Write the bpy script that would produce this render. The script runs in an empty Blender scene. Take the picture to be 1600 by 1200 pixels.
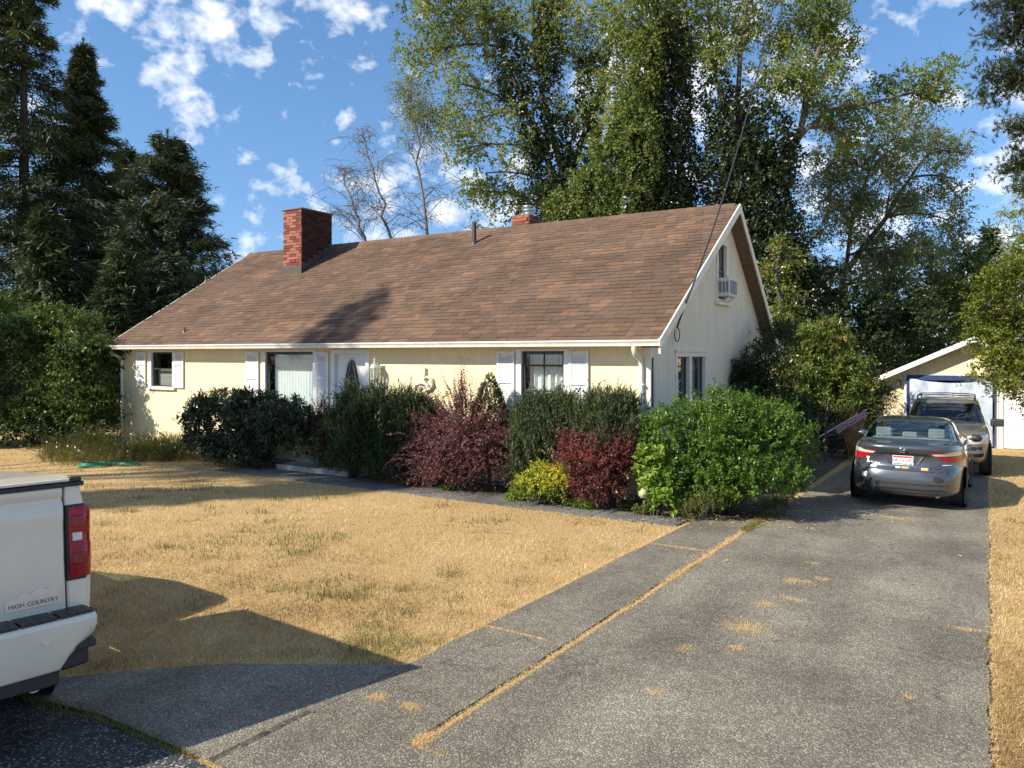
import bpy, bmesh, math, random
import numpy as np
from mathutils import Vector, Matrix
random.seed(7)
rng = np.random.default_rng(11)
R = math.radians
SC = bpy.context.scene
COL = SC.collection

# ------------------------------------------------------------------ camera
F_PX, YAW, HOR, CZ = 1205.0, R(31.7), 554.0, 2.4
cam_d = bpy.data.cameras.new('camera')
cam = bpy.data.objects.new('camera', cam_d)
COL.objects.link(cam)
cam.location = (0, 0, CZ)
cam.rotation_euler = (R(90), 0, YAW)
cam_d.sensor_fit = 'HORIZONTAL'
cam_d.sensor_width = 36.0
cam_d.lens = 36.0 * F_PX / 1600.0
cam_d.shift_y = -(600.0 - HOR) / 1600.0
cam_d.clip_start = 0.05
cam_d.clip_end = 3000
SC.camera = cam

# ------------------------------------------------------------------ sun and sky
SUN_EL = R(35.0)
LDIR = Vector((0.573 * math.cos(SUN_EL), 0.819 * math.cos(SUN_EL), -math.sin(SUN_EL)))
sun_d = bpy.data.lights.new('sun', 'SUN')
sun_d.energy = 5.0
sun_d.angle = R(0.53)
sun_d.color = (1.0, 0.93, 0.80)
sun = bpy.data.objects.new('sun', sun_d)
sun.rotation_euler = LDIR.to_track_quat('-Z', 'Y').to_euler()
sun.location = (-20, -30, 30)
COL.objects.link(sun)

W = bpy.data.worlds.new('World')
SC.world = W
W.use_nodes = True
nt = W.node_tree
N, LK = nt.nodes, nt.links
N.clear()
out = N.new('ShaderNodeOutputWorld')
bg = N.new('ShaderNodeBackground')
sky = N.new('ShaderNodeTexSky')
sky.sky_type = 'NISHITA'
sky.sun_disc = False
sky.sun_elevation = SUN_EL
sky.sun_rotation = R(215)
sky.air_density = 1.0
sky.dust_density = 0.0
sky.ozone_density = 2.0
vadd = N.new('ShaderNodeVectorMath'); vadd.operation = 'MULTIPLY_ADD'      # compress the dusty band at the horizon
vadd.inputs[1].default_value = (1, 1, 0.8); vadd.inputs[2].default_value = (0, 0, 0.16)
vnor = N.new('ShaderNodeVectorMath'); vnor.operation = 'NORMALIZE'
LK.new(vadd.outputs[0], vnor.inputs[0]); LK.new(vnor.outputs[0], sky.inputs['Vector'])
bg.inputs['Strength'].default_value = 0.11
tc = N.new('ShaderNodeTexCoord')
sep = N.new('ShaderNodeSeparateXYZ')
LK.new(tc.outputs['Generated'], sep.inputs[0]); LK.new(tc.outputs['Generated'], vadd.inputs[0])
def mth(op, a, b=None, clamp=False):
    m = N.new('ShaderNodeMath'); m.operation = op; m.use_clamp = clamp
    for i, v in enumerate((a, b)):
        if v is None: continue
        if hasattr(v, 'is_output'): LK.new(v, m.inputs[i])
        else: m.inputs[i].default_value = v
    return m.outputs[0]
zz = mth('ADD', mth('MAXIMUM', sep.outputs[2], 0.0), 0.55)
cmb = N.new('ShaderNodeCombineXYZ')
LK.new(mth('DIVIDE', sep.outputs[0], zz), cmb.inputs[0])
LK.new(mth('DIVIDE', sep.outputs[1], zz), cmb.inputs[1])
def wnoise(scale, detail, rough, dist=0.0, off=(0, 0, 0)):
    mp = N.new('ShaderNodeMapping'); mp.inputs['Location'].default_value = off
    LK.new(tc.outputs['Generated'], mp.inputs[0]); mp.inputs['Scale'].default_value = (1, 1, 1.35)
    n = N.new('ShaderNodeTexNoise')
    n.inputs['Scale'].default_value = scale; n.inputs['Detail'].default_value = detail
    n.inputs['Roughness'].default_value = rough; n.inputs['Distortion'].default_value = dist
    LK.new(mp.outputs[0], n.inputs['Vector'])
    return n.outputs['Fac']
big = wnoise(3.4, 3, 0.5, 0.2, (3.1, 1.7, 0.4))
puff = wnoise(25.0, 7, 0.55, 0.15, (0.4, 2.2, 0))
mix_ = mth('ADD', mth('MULTIPLY', big, 0.55), mth('MULTIPLY', puff, 0.75))
rmp = N.new('ShaderNodeValToRGB')
rmp.color_ramp.elements[0].position = 0.65
rmp.color_ramp.elements[1].position = 0.82
LK.new(mix_, rmp.inputs[0])
hsv = N.new('ShaderNodeHueSaturation')
hsv.inputs['Saturation'].default_value = 1.15
hsv.inputs['Value'].default_value = 1.12
LK.new(sky.outputs[0], hsv.inputs['Color'])
mx = N.new('ShaderNodeMixRGB')
LK.new(mth('MULTIPLY', rmp.outputs[0], 0.88), mx.inputs['Fac'])
LK.new(hsv.outputs[0], mx.inputs[1])
mx.inputs[2].default_value = (7.0, 7.2, 7.5, 1)
LK.new(mx.outputs[0], bg.inputs['Color'])
LK.new(bg.outputs[0], out.inputs[0])

SC.render.engine = 'CYCLES'
SC.view_settings.view_transform = 'Standard'
SC.view_settings.look = 'None'
SC.view_settings.exposure = 0.72
SC.view_settings.gamma = 1.0
SC.render.resolution_x, SC.render.resolution_y = 1024, 768
SC.cycles.max_bounces = 6
SC.cycles.transparent_max_bounces = 8

# ------------------------------------------------------------------ pixel -> place
_c, _s = math.cos(YAW), math.sin(YAW)
def ray(px, py):
    u = (px - 800) / F_PX
    return u * _c - _s, _c + u * _s, (HOR - py) / F_PX
def at(px, py, Y):
    a, b, v = ray(px, py); t = Y / b
    return Vector((t * a, Y, CZ + t * v))
def atx(px, py, X):
    a, b, v = ray(px, py); t = X / a
    return Vector((X, t * b, CZ + t * v))
def atd(px, py, d):
    a, b, v = ray(px, py)
    return Vector((d * a, d * b, CZ + d * v))
def gz(Y, X=0.0):
    z = 0.02 * (12 - min(max(Y, -30), 27))
    k = min(max((4.6 - Y) / 1.6, 0.0), 1.0)             # the street falls away to the left of the drive
    return z - 0.105 * min(max(-4.6 - X, 0.0), 12.0) * k * k * (3 - 2 * k)
def gnd(px, py):
    a, b, v = ray(px, py); t = (0.24 - CZ) / (v + 0.02 * b)
    return Vector((t * a, t * b, CZ + t * v))

# ------------------------------------------------------------------ materials
MATS = {}
def newmat(name):
    m = bpy.data.materials.new(name); m.use_nodes = True
    n = m.node_tree; n.nodes.clear()
    o = n.nodes.new('ShaderNodeOutputMaterial')
    MATS[name] = m
    return m, n.nodes, n.links, o
def rgba(c): return (c[0], c[1], c[2], 1)
def pmat(name, c1, c2=None, rough=0.6, scale=8.0, detail=6, bump=0.0, bscale=None, metal=0.0, coat=0.0,
         spec=0.5, pos=(0.35, 0.65), stretch=None, c3=None, scale3=None, pos3=(0.55, 0.7), coord='Object', emit=None):
    """principled surface with noise mottling (two or three colours) and fine bump"""
    m, n, l, o = newmat(name)
    p = n.new('ShaderNodeBsdfPrincipled')
    p.inputs['Roughness'].default_value = rough
    p.inputs['Metallic'].default_value = metal
    p.inputs['Coat Weight'].default_value = coat
    p.inputs['Coat Roughness'].default_value = 0.05
    p.inputs['Specular IOR Level'].default_value = spec
    l.new(p.outputs[0], o.inputs[0])
    t = n.new('ShaderNodeTexCoord')
    src = t.outputs[coord]
    if stretch:
        mp = n.new('ShaderNodeMapping'); mp.inputs['Scale'].default_value = stretch
        l.new(src, mp.inputs[0]); src = mp.outputs[0]
    def noise(s, d=detail):
        q = n.new('ShaderNodeTexNoise'); q.inputs['Scale'].default_value = s; q.inputs['Detail'].default_value = d
        q.inputs['Roughness'].default_value = 0.62
        l.new(src, q.inputs['Vector']); return q.outputs['Fac']
    def ramp(fac, a, b, pa):
        r = n.new('ShaderNodeValToRGB'); e = r.color_ramp.elements
        e[0].position, e[1].position = pa; e[0].color, e[1].color = rgba(a), rgba(b)
        l.new(fac, r.inputs[0]); return r.outputs[0]
    if c2 is None:
        p.inputs['Base Color'].default_value = rgba(c1)
    else:
        colr = ramp(noise(scale), c1, c2, pos)
        if c3 is not None:
            mm = n.new('ShaderNodeMixRGB')
            l.new(ramp(noise(scale3 or scale * 0.2, 4), (0, 0, 0), (1, 1, 1), pos3), mm.inputs[0])
            l.new(colr, mm.inputs[1]); mm.inputs[2].default_value = rgba(c3)
            colr = mm.outputs[0]
        l.new(colr, p.inputs['Base Color'])
    if bump:
        b = n.new('ShaderNodeBump'); b.inputs['Strength'].default_value = bump; b.inputs['Distance'].default_value = 0.02
        l.new(noise(bscale or scale * 4), b.inputs['Height']); l.new(b.outputs[0], p.inputs['Normal'])
    if emit:
        p.inputs['Emission Color'].default_value = rgba(emit); p.inputs['Emission Strength'].default_value = 1
    return m
def leafmat(name, cols, transl=0.35, rough=0.45, spec=0.35, tcol=None):
    """foliage: colour by each leaf's own tint attribute, thin translucent blade"""
    m, n, l, o = newmat(name)
    a = n.new('ShaderNodeAttribute'); a.attribute_name = 'tint'
    r = n.new('ShaderNodeValToRGB'); e = r.color_ramp.elements
    while len(e) < len(cols): e.new(0.5)
    for i, (ps, c) in enumerate(cols):
        e[i].position = ps; e[i].color = rgba(c)
    l.new(a.outputs['Fac'], r.inputs[0])
    p = n.new('ShaderNodeBsdfPrincipled')
    p.inputs['Roughness'].default_value = rough; p.inputs['Specular IOR Level'].default_value = spec
    l.new(r.outputs[0], p.inputs['Base Color'])
    t = n.new('ShaderNodeBsdfTranslucent')
    hs = n.new('ShaderNodeHueSaturation'); hs.inputs['Value'].default_value = 1.5; hs.inputs['Hue'].default_value = 0.485
    l.new(r.outputs[0], hs.inputs['Color']); l.new(hs.outputs[0], t.inputs['Color'])
    mxs = n.new('ShaderNodeMixShader'); mxs.inputs[0].default_value = transl
    l.new(p.outputs[0], mxs.inputs[1]); l.new(t.outputs[0], mxs.inputs[2]); l.new(mxs.outputs[0], o.inputs[0])
    return m
def tintmat(name, cols, rough=0.85, nscale=60, namt=0.25, bump=0.3, spec=0.25, bscale=200):
    """opaque piece coloured by its tint attribute with granular noise"""
    m, n, l, o = newmat(name)
    a = n.new('ShaderNodeAttribute'); a.attribute_name = 'tint'
    r = n.new('ShaderNodeValToRGB'); e = r.color_ramp.elements
    while len(e) < len(cols): e.new(0.5)
    for i, (ps, c) in enumerate(cols):
        e[i].position = ps; e[i].color = rgba(c)
    l.new(a.outputs['Fac'], r.inputs[0])
    t = n.new('ShaderNodeTexCoord'); g = n.new('ShaderNodeNewGeometry')
    q = n.new('ShaderNodeTexNoise'); q.inputs['Scale'].default_value = nscale; q.inputs['Detail'].default_value = 5
    l.new(g.outputs['Position'], q.inputs['Vector'])
    q2 = n.new('ShaderNodeTexNoise'); q2.inputs['Scale'].default_value = 0.9; q2.inputs['Detail'].default_value = 4
    l.new(g.outputs['Position'], q2.inputs['Vector'])
    ad = n.new('ShaderNodeMath'); ad.operation = 'ADD'
    l.new(q.outputs['Fac'], ad.inputs[0]); l.new(q2.outputs['Fac'], ad.inputs[1])
    mp = n.new('ShaderNodeMapRange'); mp.inputs[1].default_value = 0.7; mp.inputs[2].default_value = 1.3
    mp.inputs[3].default_value = 1 - namt; mp.inputs[4].default_value = 1 + namt
    l.new(ad.outputs[0], mp.inputs[0])
    mm = n.new('ShaderNodeVectorMath'); mm.operation = 'SCALE'
    l.new(r.outputs[0], mm.inputs[0]); l.new(mp.outputs[0], mm.inputs['Scale'])
    p = n.new('ShaderNodeBsdfPrincipled'); p.inputs['Roughness'].default_value = rough
    p.inputs['Specular IOR Level'].default_value = spec
    l.new(mm.outputs[0], p.inputs['Base Color'])
    if bump:
        q3 = n.new('ShaderNodeTexNoise'); q3.inputs['Scale'].default_value = bscale; q3.inputs['Detail'].default_value = 3
        l.new(g.outputs['Position'], q3.inputs['Vector'])
        b = n.new('ShaderNodeBump'); b.inputs['Strength'].default_value = bump; b.inputs['Distance'].default_value = 0.01
        l.new(q3.outputs['Fac'], b.inputs['Height']); l.new(b.outputs[0], p.inputs['Normal'])
    l.new(p.outputs[0], o.inputs[0])
    return m
def glassmat(name, tint=(0.8, 0.9, 0.88), refl=0.12, rough=0.0):
    """window pane: see-through with a mirror share that grows at grazing angles"""
    m, n, l, o = newmat(name)
    g = n.new('ShaderNodeBsdfGlossy'); g.inputs['Roughness'].default_value = rough; g.inputs['Color'].default_value = (1, 1, 1, 1)
    t = n.new('ShaderNodeBsdfTransparent'); t.inputs['Color'].default_value = rgba(tint)
    lw = n.new('ShaderNodeLayerWeight'); lw.inputs['Blend'].default_value = 0.5
    f = n.new('ShaderNodeMath'); f.operation = 'POWER'; f.inputs[1].default_value = 4.0
    l.new(lw.outputs['Facing'], f.inputs[0])
    ad = n.new('ShaderNodeMath'); ad.operation = 'ADD'; ad.use_clamp = True; ad.inputs[1].default_value = refl
    l.new(f.outputs[0], ad.inputs[0])
    mxs = n.new('ShaderNodeMixShader'); l.new(ad.outputs[0], mxs.inputs[0])
    l.new(t.outputs[0], mxs.inputs[1]); l.new(g.outputs[0], mxs.inputs[2]); l.new(mxs.outputs[0], o.inputs[0])
    return m

# ------------------------------------------------------------------ scene objects
def tag(o, label=None, cat=None, group=None, kind=None):
    if label: o['label'] = label
    if cat: o['category'] = cat
    if group: o['group'] = group
    if kind: o['kind'] = kind
    return o
def thing(name, label, cat, loc=(0, 0, 0), group=None, rz=0.0):
    o = bpy.data.objects.new(name, None); COL.objects.link(o)
    o.empty_display_size = 0.2
    o.location = loc; o.rotation_euler = (0, 0, rz)
    return tag(o, label, cat, group)
def link(name, me, m=None, parent=None, world=True):
    """link a mesh given in world coordinates (world) or in its parent's own coordinates"""
    o = bpy.data.objects.new(name, me); COL.objects.link(o)
    if m is not None and not me.materials: me.materials.append(MATS[m] if isinstance(m, str) else m)
    if parent is not None:
        o.parent = parent
        if world:
            o.matrix_parent_inverse = world_of(parent).inverted()
    return o
def world_of(o):
    m = o.matrix_basis.copy()
    if o.parent: m = world_of(o.parent) @ o.matrix_parent_inverse @ m
    return m
class MB:
    """collects faces; build() links them as one mesh object"""
    def __init__(s): s.v, s.f = [], []
    def add(s, vs, fs):
        k = len(s.v); s.v += [tuple(p) for p in vs]; s.f += [tuple(i + k for i in q) for q in fs]; return s
    def box(s, a, b):
        x0, y0, z0 = a; x1, y1, z1 = b
        if x0 > x1: x0, x1 = x1, x0
        if y0 > y1: y0, y1 = y1, y0
        if z0 > z1: z0, z1 = z1, z0
        return s.add([(x0, y0, z0), (x1, y0, z0), (x1, y1, z0), (x0, y1, z0), (x0, y0, z1), (x1, y0, z1), (x1, y1, z1), (x0, y1, z1)],
                     [(0, 3, 2, 1), (4, 5, 6, 7), (0, 1, 5, 4), (1, 2, 6, 5), (2, 3, 7, 6), (3, 0, 4, 7)])
    def prism(s, poly, d, a0, a1):
        """extrude polygon; d='x': poly is (y,z) swept along x; 'y': (x,z); 'z': (x,y)"""
        n = len(poly)
        def P(p, a):
            return (a, p[0], p[1]) if d == 'x' else (p[0], a, p[1]) if d == 'y' else (p[0], p[1], a)
        vs = [P(p, a0) for p in poly] + [P(p, a1) for p in poly]
        fs = [tuple(range(n))[::-1], tuple(range(n, 2 * n))]
        fs += [(i, (i + 1) % n, n + (i + 1) % n, n + i) for i in range(n)]
        return s.add(vs, fs)
    def bar(s, p, q, w, h=None, up=(0, 0, 1)):
        """rectangular bar from p to q"""
        h = h or w
        p, q = Vector(p), Vector(q); d = (q - p).normalized(); upv = Vector(up)
        if abs(d.dot(upv)) > 0.98: upv = Vector((1, 0, 0))
        a = d.cross(upv).normalized() * w / 2; b = a.cross(d).normalized() * h / 2
        vs = [p - a - b, p + a - b, p + a + b, p - a + b, q - a - b, q + a - b, q + a + b, q - a + b]
        return s.add(vs, [(0, 3, 2, 1), (4, 5, 6, 7), (0, 1, 5, 4), (1, 2, 6, 5), (2, 3, 7, 6), (3, 0, 4, 7)])
    def tube(s, pts, rad, n=8, cap=True):
        pts = [Vector(p) for p in pts]
        if not hasattr(rad, '__len__'): rad = [rad] * len(pts)
        k = len(s.v); up = Vector((0.13, 0.27, 0.95)).normalized()
        for i, p in enumerate(pts):
            d = (pts[min(i + 1, len(pts) - 1)] - pts[max(i - 1, 0)])
            d = d.normalized() if d.length > 1e-9 else Vector((0, 0, 1))
            u = up if abs(d.dot(up)) < 0.95 else Vector((1, 0, 0))
            a = d.cross(u).normalized(); b = a.cross(d)
            up = b if b.length > 0.1 else up
            for j in range(n):
                t = 2 * math.pi * j / n
                s.v.append(tuple(p + (a * math.cos(t) + b * math.sin(t)) * rad[i]))
        for i in range(len(pts) - 1):
            for j in range(n):
                s.f.append((k + i * n + j, k + i * n + (j + 1) % n, k + (i + 1) * n + (j + 1) % n, k + (i + 1) * n + j))
        if cap:
            s.f.append(tuple(k + j for j in range(n))[::-1]); e = k + (len(pts) - 1) * n
            s.f.append(tuple(e + j for j in range(n)))
        return s
    def lathe(s, c, prof, n=16, axis='z', cap=True):
        """prof: list of (radius, height) about axis through c"""
        k = len(s.v); c = Vector(c)
        for r, h in prof:
            for j in range(n):
                t = 2 * math.pi * j / n; a, b = r * math.cos(t), r * math.sin(t)
                s.v.append(tuple(c + Vector((a, b, h) if axis == 'z' else (h, a, b) if axis == 'x' else (b, h, a))))
        for i in range(len(prof) - 1):
            for j in range(n):
                s.f.append((k + i * n + j, k + i * n + (j + 1) % n, k + (i + 1) * n + (j + 1) % n, k + (i + 1) * n + j))
        if cap:
            s.f.append(tuple(k + j for j in range(n))[::-1]); e = k + (len(prof) - 1) * n
            s.f.append(tuple(e + j for j in range(n)))
        return s
    def xf(s, M):
        s.v = [tuple(M @ Vector(p)) for p in s.v]; return s
    def mesh(s, name, smooth=None):
        me = bpy.data.meshes.new(name); me.from_pydata(s.v, [], s.f); me.update()
        if smooth is not None:
            me.shade_smooth(); me.set_sharp_from_angle(angle=R(smooth))
        return me
    def build(s, name, m, parent=None, bevel=0.0, seg=2, smooth=None, world=True):
        o = link(name, s.mesh(name, smooth), m, parent, world)
        if bevel:
            b = o.modifiers.new('bevel', 'BEVEL'); b.width = bevel; b.segments = seg; b.limit_method = 'ANGLE'; b.angle_limit = R(40)
        return o
def mesh_np(name, V, Fc, tint=None, smooth=False):
    """fast mesh from arrays; Fc is (n,k)"""
    me = bpy.data.meshes.new(name)
    V = np.ascontiguousarray(V, dtype=np.float32); Fc = np.ascontiguousarray(Fc, dtype=np.int32)
    n, k = Fc.shape
    me.vertices.add(len(V)); me.vertices.foreach_set('co', V.ravel())
    me.loops.add(n * k); me.loops.foreach_set('vertex_index', Fc.ravel())
    me.polygons.add(n)
    me.polygons.foreach_set('loop_start', np.arange(0, n * k, k, dtype=np.int32))
    if smooth: me.polygons.foreach_set('use_smooth', np.ones(n, dtype=bool))
    me.update(calc_edges=True)
    if not smooth: me.shade_flat()
    if tint is not None:
        at_ = me.attributes.new('tint', 'FLOAT', 'FACE')
        at_.data.foreach_set('value', np.ascontiguousarray(tint, dtype=np.float32))
    return me
def set_tint(me, val):
    a = me.attributes.new('tint', 'FLOAT', 'FACE')
    a.data.foreach_set('value', np.full(len(me.polygons), val, dtype=np.float32)); return me
def text_obj(name, body, size, M, mat, parent, thick=0.002, align='CENTER', stretch=1.0):
    cu = bpy.data.curves.new(name, 'FONT'); cu.body = body; cu.size = size; cu.extrude = thick
    cu.align_x = align; cu.align_y = 'CENTER'
    tmp = bpy.data.objects.new(name + '_tmp', cu); COL.objects.link(tmp)
    dg = bpy.context.evaluated_depsgraph_get(); dg.update()
    me = bpy.data.meshes.new_from_object(tmp.evaluated_get(dg)); bpy.data.objects.remove(tmp)
    me.transform(M @ Matrix.Diagonal((stretch, 1, 1, 1)))
    me.materials.clear()
    return link(name, me, mat, parent)
# ------------------------------------------------------------------ shared materials
pmat('yellow_siding', (0.82, 0.695, 0.43), (0.75, 0.63, 0.385), 0.62, 3.0, bump=0.08, bscale=60, stretch=(6, 6, 0.6), c3=(0.52, 0.45, 0.29), scale3=1.3, pos3=(0.62, 0.78))
pmat('gable_siding', (0.72, 0.68, 0.52), (0.64, 0.60, 0.45), 0.7, 2.0, bump=0.08, bscale=60, stretch=(2, 2, 0.5), c3=(0.50, 0.48, 0.38), scale3=0.7, pos3=(0.58, 0.75))
pmat('white_paint', (0.80, 0.79, 0.76), (0.70, 0.69, 0.66), 0.45, 5.0, bump=0.05, bscale=40)
pmat('trim_paint', (0.80, 0.75, 0.64), (0.66, 0.62, 0.52), 0.5, 4.0, bump=0.06, bscale=40)
pmat('gutter_metal', (0.80, 0.78, 0.72), (0.68, 0.65, 0.58), 0.38, 6.0, c3=(0.45, 0.43, 0.38), scale3=9, pos3=(0.62, 0.75))
pmat('dark_frame', (0.025, 0.024, 0.023), (0.04, 0.04, 0.038), 0.4)
pmat('soffit_wood', (0.11, 0.075, 0.05), (0.16, 0.11, 0.07), 0.75, 8, bump=0.2)
pmat('concrete', (0.36, 0.35, 0.33), (0.27, 0.26, 0.24), 0.9, 5, bump=0.2)
pmat('interior', (0.10, 0.095, 0.09), (0.07, 0.066, 0.06), 0.9)
pmat('curtain', (0.80, 0.82, 0.78), (0.72, 0.75, 0.72), 0.8)
pmat('blind', (0.80, 0.84, 0.80), (0.74, 0.78, 0.74), 0.6)
pmat('blind_grey', (0.42, 0.40, 0.36), (0.36, 0.34, 0.30), 0.7)
pmat('flashing', (0.075, 0.065, 0.058), (0.10, 0.085, 0.07), 0.45, 9, metal=0.4)
pmat('vent_metal', (0.16, 0.13, 0.11), (0.10, 0.085, 0.07), 0.5, 20, metal=0.3)
pmat('dark_pipe', (0.03, 0.032, 0.033), (0.045, 0.045, 0.045), 0.55)
pmat('galvanised', (0.50, 0.51, 0.52), (0.34, 0.35, 0.36), 0.35, 14, metal=0.85)
pmat('mortar', (0.16, 0.13, 0.115), (0.11, 0.085, 0.075), 0.95, 20, bump=0.3)
pmat('ac_plastic', (0.66, 0.67, 0.66), (0.58, 0.59, 0.58), 0.5, 5)
pmat('ac_grille', (0.23, 0.24, 0.25), (0.17, 0.18, 0.19), 0.6, 30)
pmat('cable_black', (0.02, 0.02, 0.02), None, 0.6)
pmat('roof_deck', (0.13, 0.085, 0.06), (0.10, 0.065, 0.05), 0.95, 20, bump=0.3)
tintmat('shingle', [(0.0, (0.100, 0.066, 0.047)), (0.5, (0.126, 0.079, 0.054)), (0.78, (0.150, 0.088, 0.056)), (1.0, (0.172, 0.101, 0.062))], rough=0.95, nscale=55, namt=0.30, bump=0.5, bscale=240)
tintmat('brick_clay', [(0.0, (0.13, 0.042, 0.034)), (0.5, (0.225, 0.075, 0.052)), (1.0, (0.31, 0.125, 0.085))], rough=0.9, nscale=40, namt=0.25, bump=0.5, bscale=120)
tintmat('brick_dark', [(0.0, (0.028, 0.014, 0.012)), (1.0, (0.065, 0.028, 0.022))], rough=0.95, nscale=40)  # darker brick colours, laid on the big chimney's right face only
glassmat('pane', (0.90, 0.94, 0.92), 0.06)
glassmat('car_glass', (0.50, 0.58, 0.58), 0.06)
pmat('bark_dark', (0.055, 0.045, 0.036), (0.09, 0.075, 0.06), 0.9, 12, bump=0.6, stretch=(3, 3, 0.8))
pmat('bark_grey', (0.16, 0.14, 0.12), (0.085, 0.075, 0.065), 0.9, 10, bump=0.5)
pmat('bark_birch', (0.22, 0.19, 0.165), (0.10, 0.085, 0.075), 0.85, 9, stretch=(1, 1, 3), bump=0.3)
pmat('green_hose', (0.03, 0.30, 0.14), (0.02, 0.22, 0.10), 0.4)
# ------------------------------------------------------------------ ground, road, drive, path
def sheet(name, poly, dz, m, nx=None, kind='structure', parent=None):
    """flat outline (x,y) draped on the slope at dz above it"""
    bm = bmesh.new()
    vs = [bm.verts.new((x, y, gz(y, x) + dz)) for x, y in poly]
    bm.faces.new(vs)
    bmesh.ops.triangulate(bm, faces=bm.faces[:])
    me = bpy.data.meshes.new(name); bm.to_mesh(me); bm.free()
    o = link(name, me, m, parent)
    if kind: o['kind'] = kind
    return o

def ground_mat():
    m, n, l, o = newmat('dry_lawn')
    g = n.new('ShaderNodeNewGeometry')
    def noise(s, d=6, rgh=0.6):
        q = n.new('ShaderNodeTexNoise'); q.inputs['Scale'].default_value = s; q.inputs['Detail'].default_value = d; q.inputs['Roughness'].default_value = rgh
        l.new(g.outputs['Position'], q.inputs['Vector']); return q.outputs['Fac']
    def ramp(fac, els):
        r = n.new('ShaderNodeValToRGB'); e = r.color_ramp.elements
        while len(e) < len(els): e.new(0.5)
        for i, (p, c) in enumerate(els): e[i].position = p; e[i].color = rgba(c)
        l.new(fac, r.inputs[0]); return r.outputs[0]
    def mixc(f, a, b):
        q = n.new('ShaderNodeMixRGB'); l.new(f, q.inputs[0]); l.new(a, q.inputs[1])
        if isinstance(b, tuple): q.inputs[2].default_value = rgba(b)
        else: l.new(b, q.inputs[2])
        return q.outputs[0]
    base = ramp(noise(38, 6), [(0.3, (0.33, 0.22, 0.095)), (0.5, (0.50, 0.345, 0.155)), (0.72, (0.64, 0.47, 0.24))])
    big = ramp(noise(0.9, 5), [(0.35, (0.0, 0.0, 0.0)), (0.7, (1, 1, 1))])
    base = mixc(big, base, ramp(noise(50, 5), [(0.3, (0.36, 0.22, 0.09)), (0.7, (0.62, 0.42, 0.20))]))
    gr = ramp(noise(1.7, 7, 0.7), [(0.60, (0, 0, 0)), (0.70, (0.75, 0.75, 0.75))])
    base = mixc(gr, base, (0.20, 0.19, 0.055))
    p = n.new('ShaderNodeBsdfPrincipled'); p.inputs['Roughness'].default_value = 0.95; p.inputs['Specular IOR Level'].default_value = 0.1
    l.new(base, p.inputs['Base Color'])
    b = n.new('ShaderNodeBump'); b.inputs['Strength'].default_value = 0.8; b.inputs['Distance'].default_value = 0.03
    l.new(noise(60, 5), b.inputs['Height']); l.new(b.outputs[0], p.inputs['Normal'])
    l.new(p.outputs[0], o.inputs[0])
ground_mat()

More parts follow.
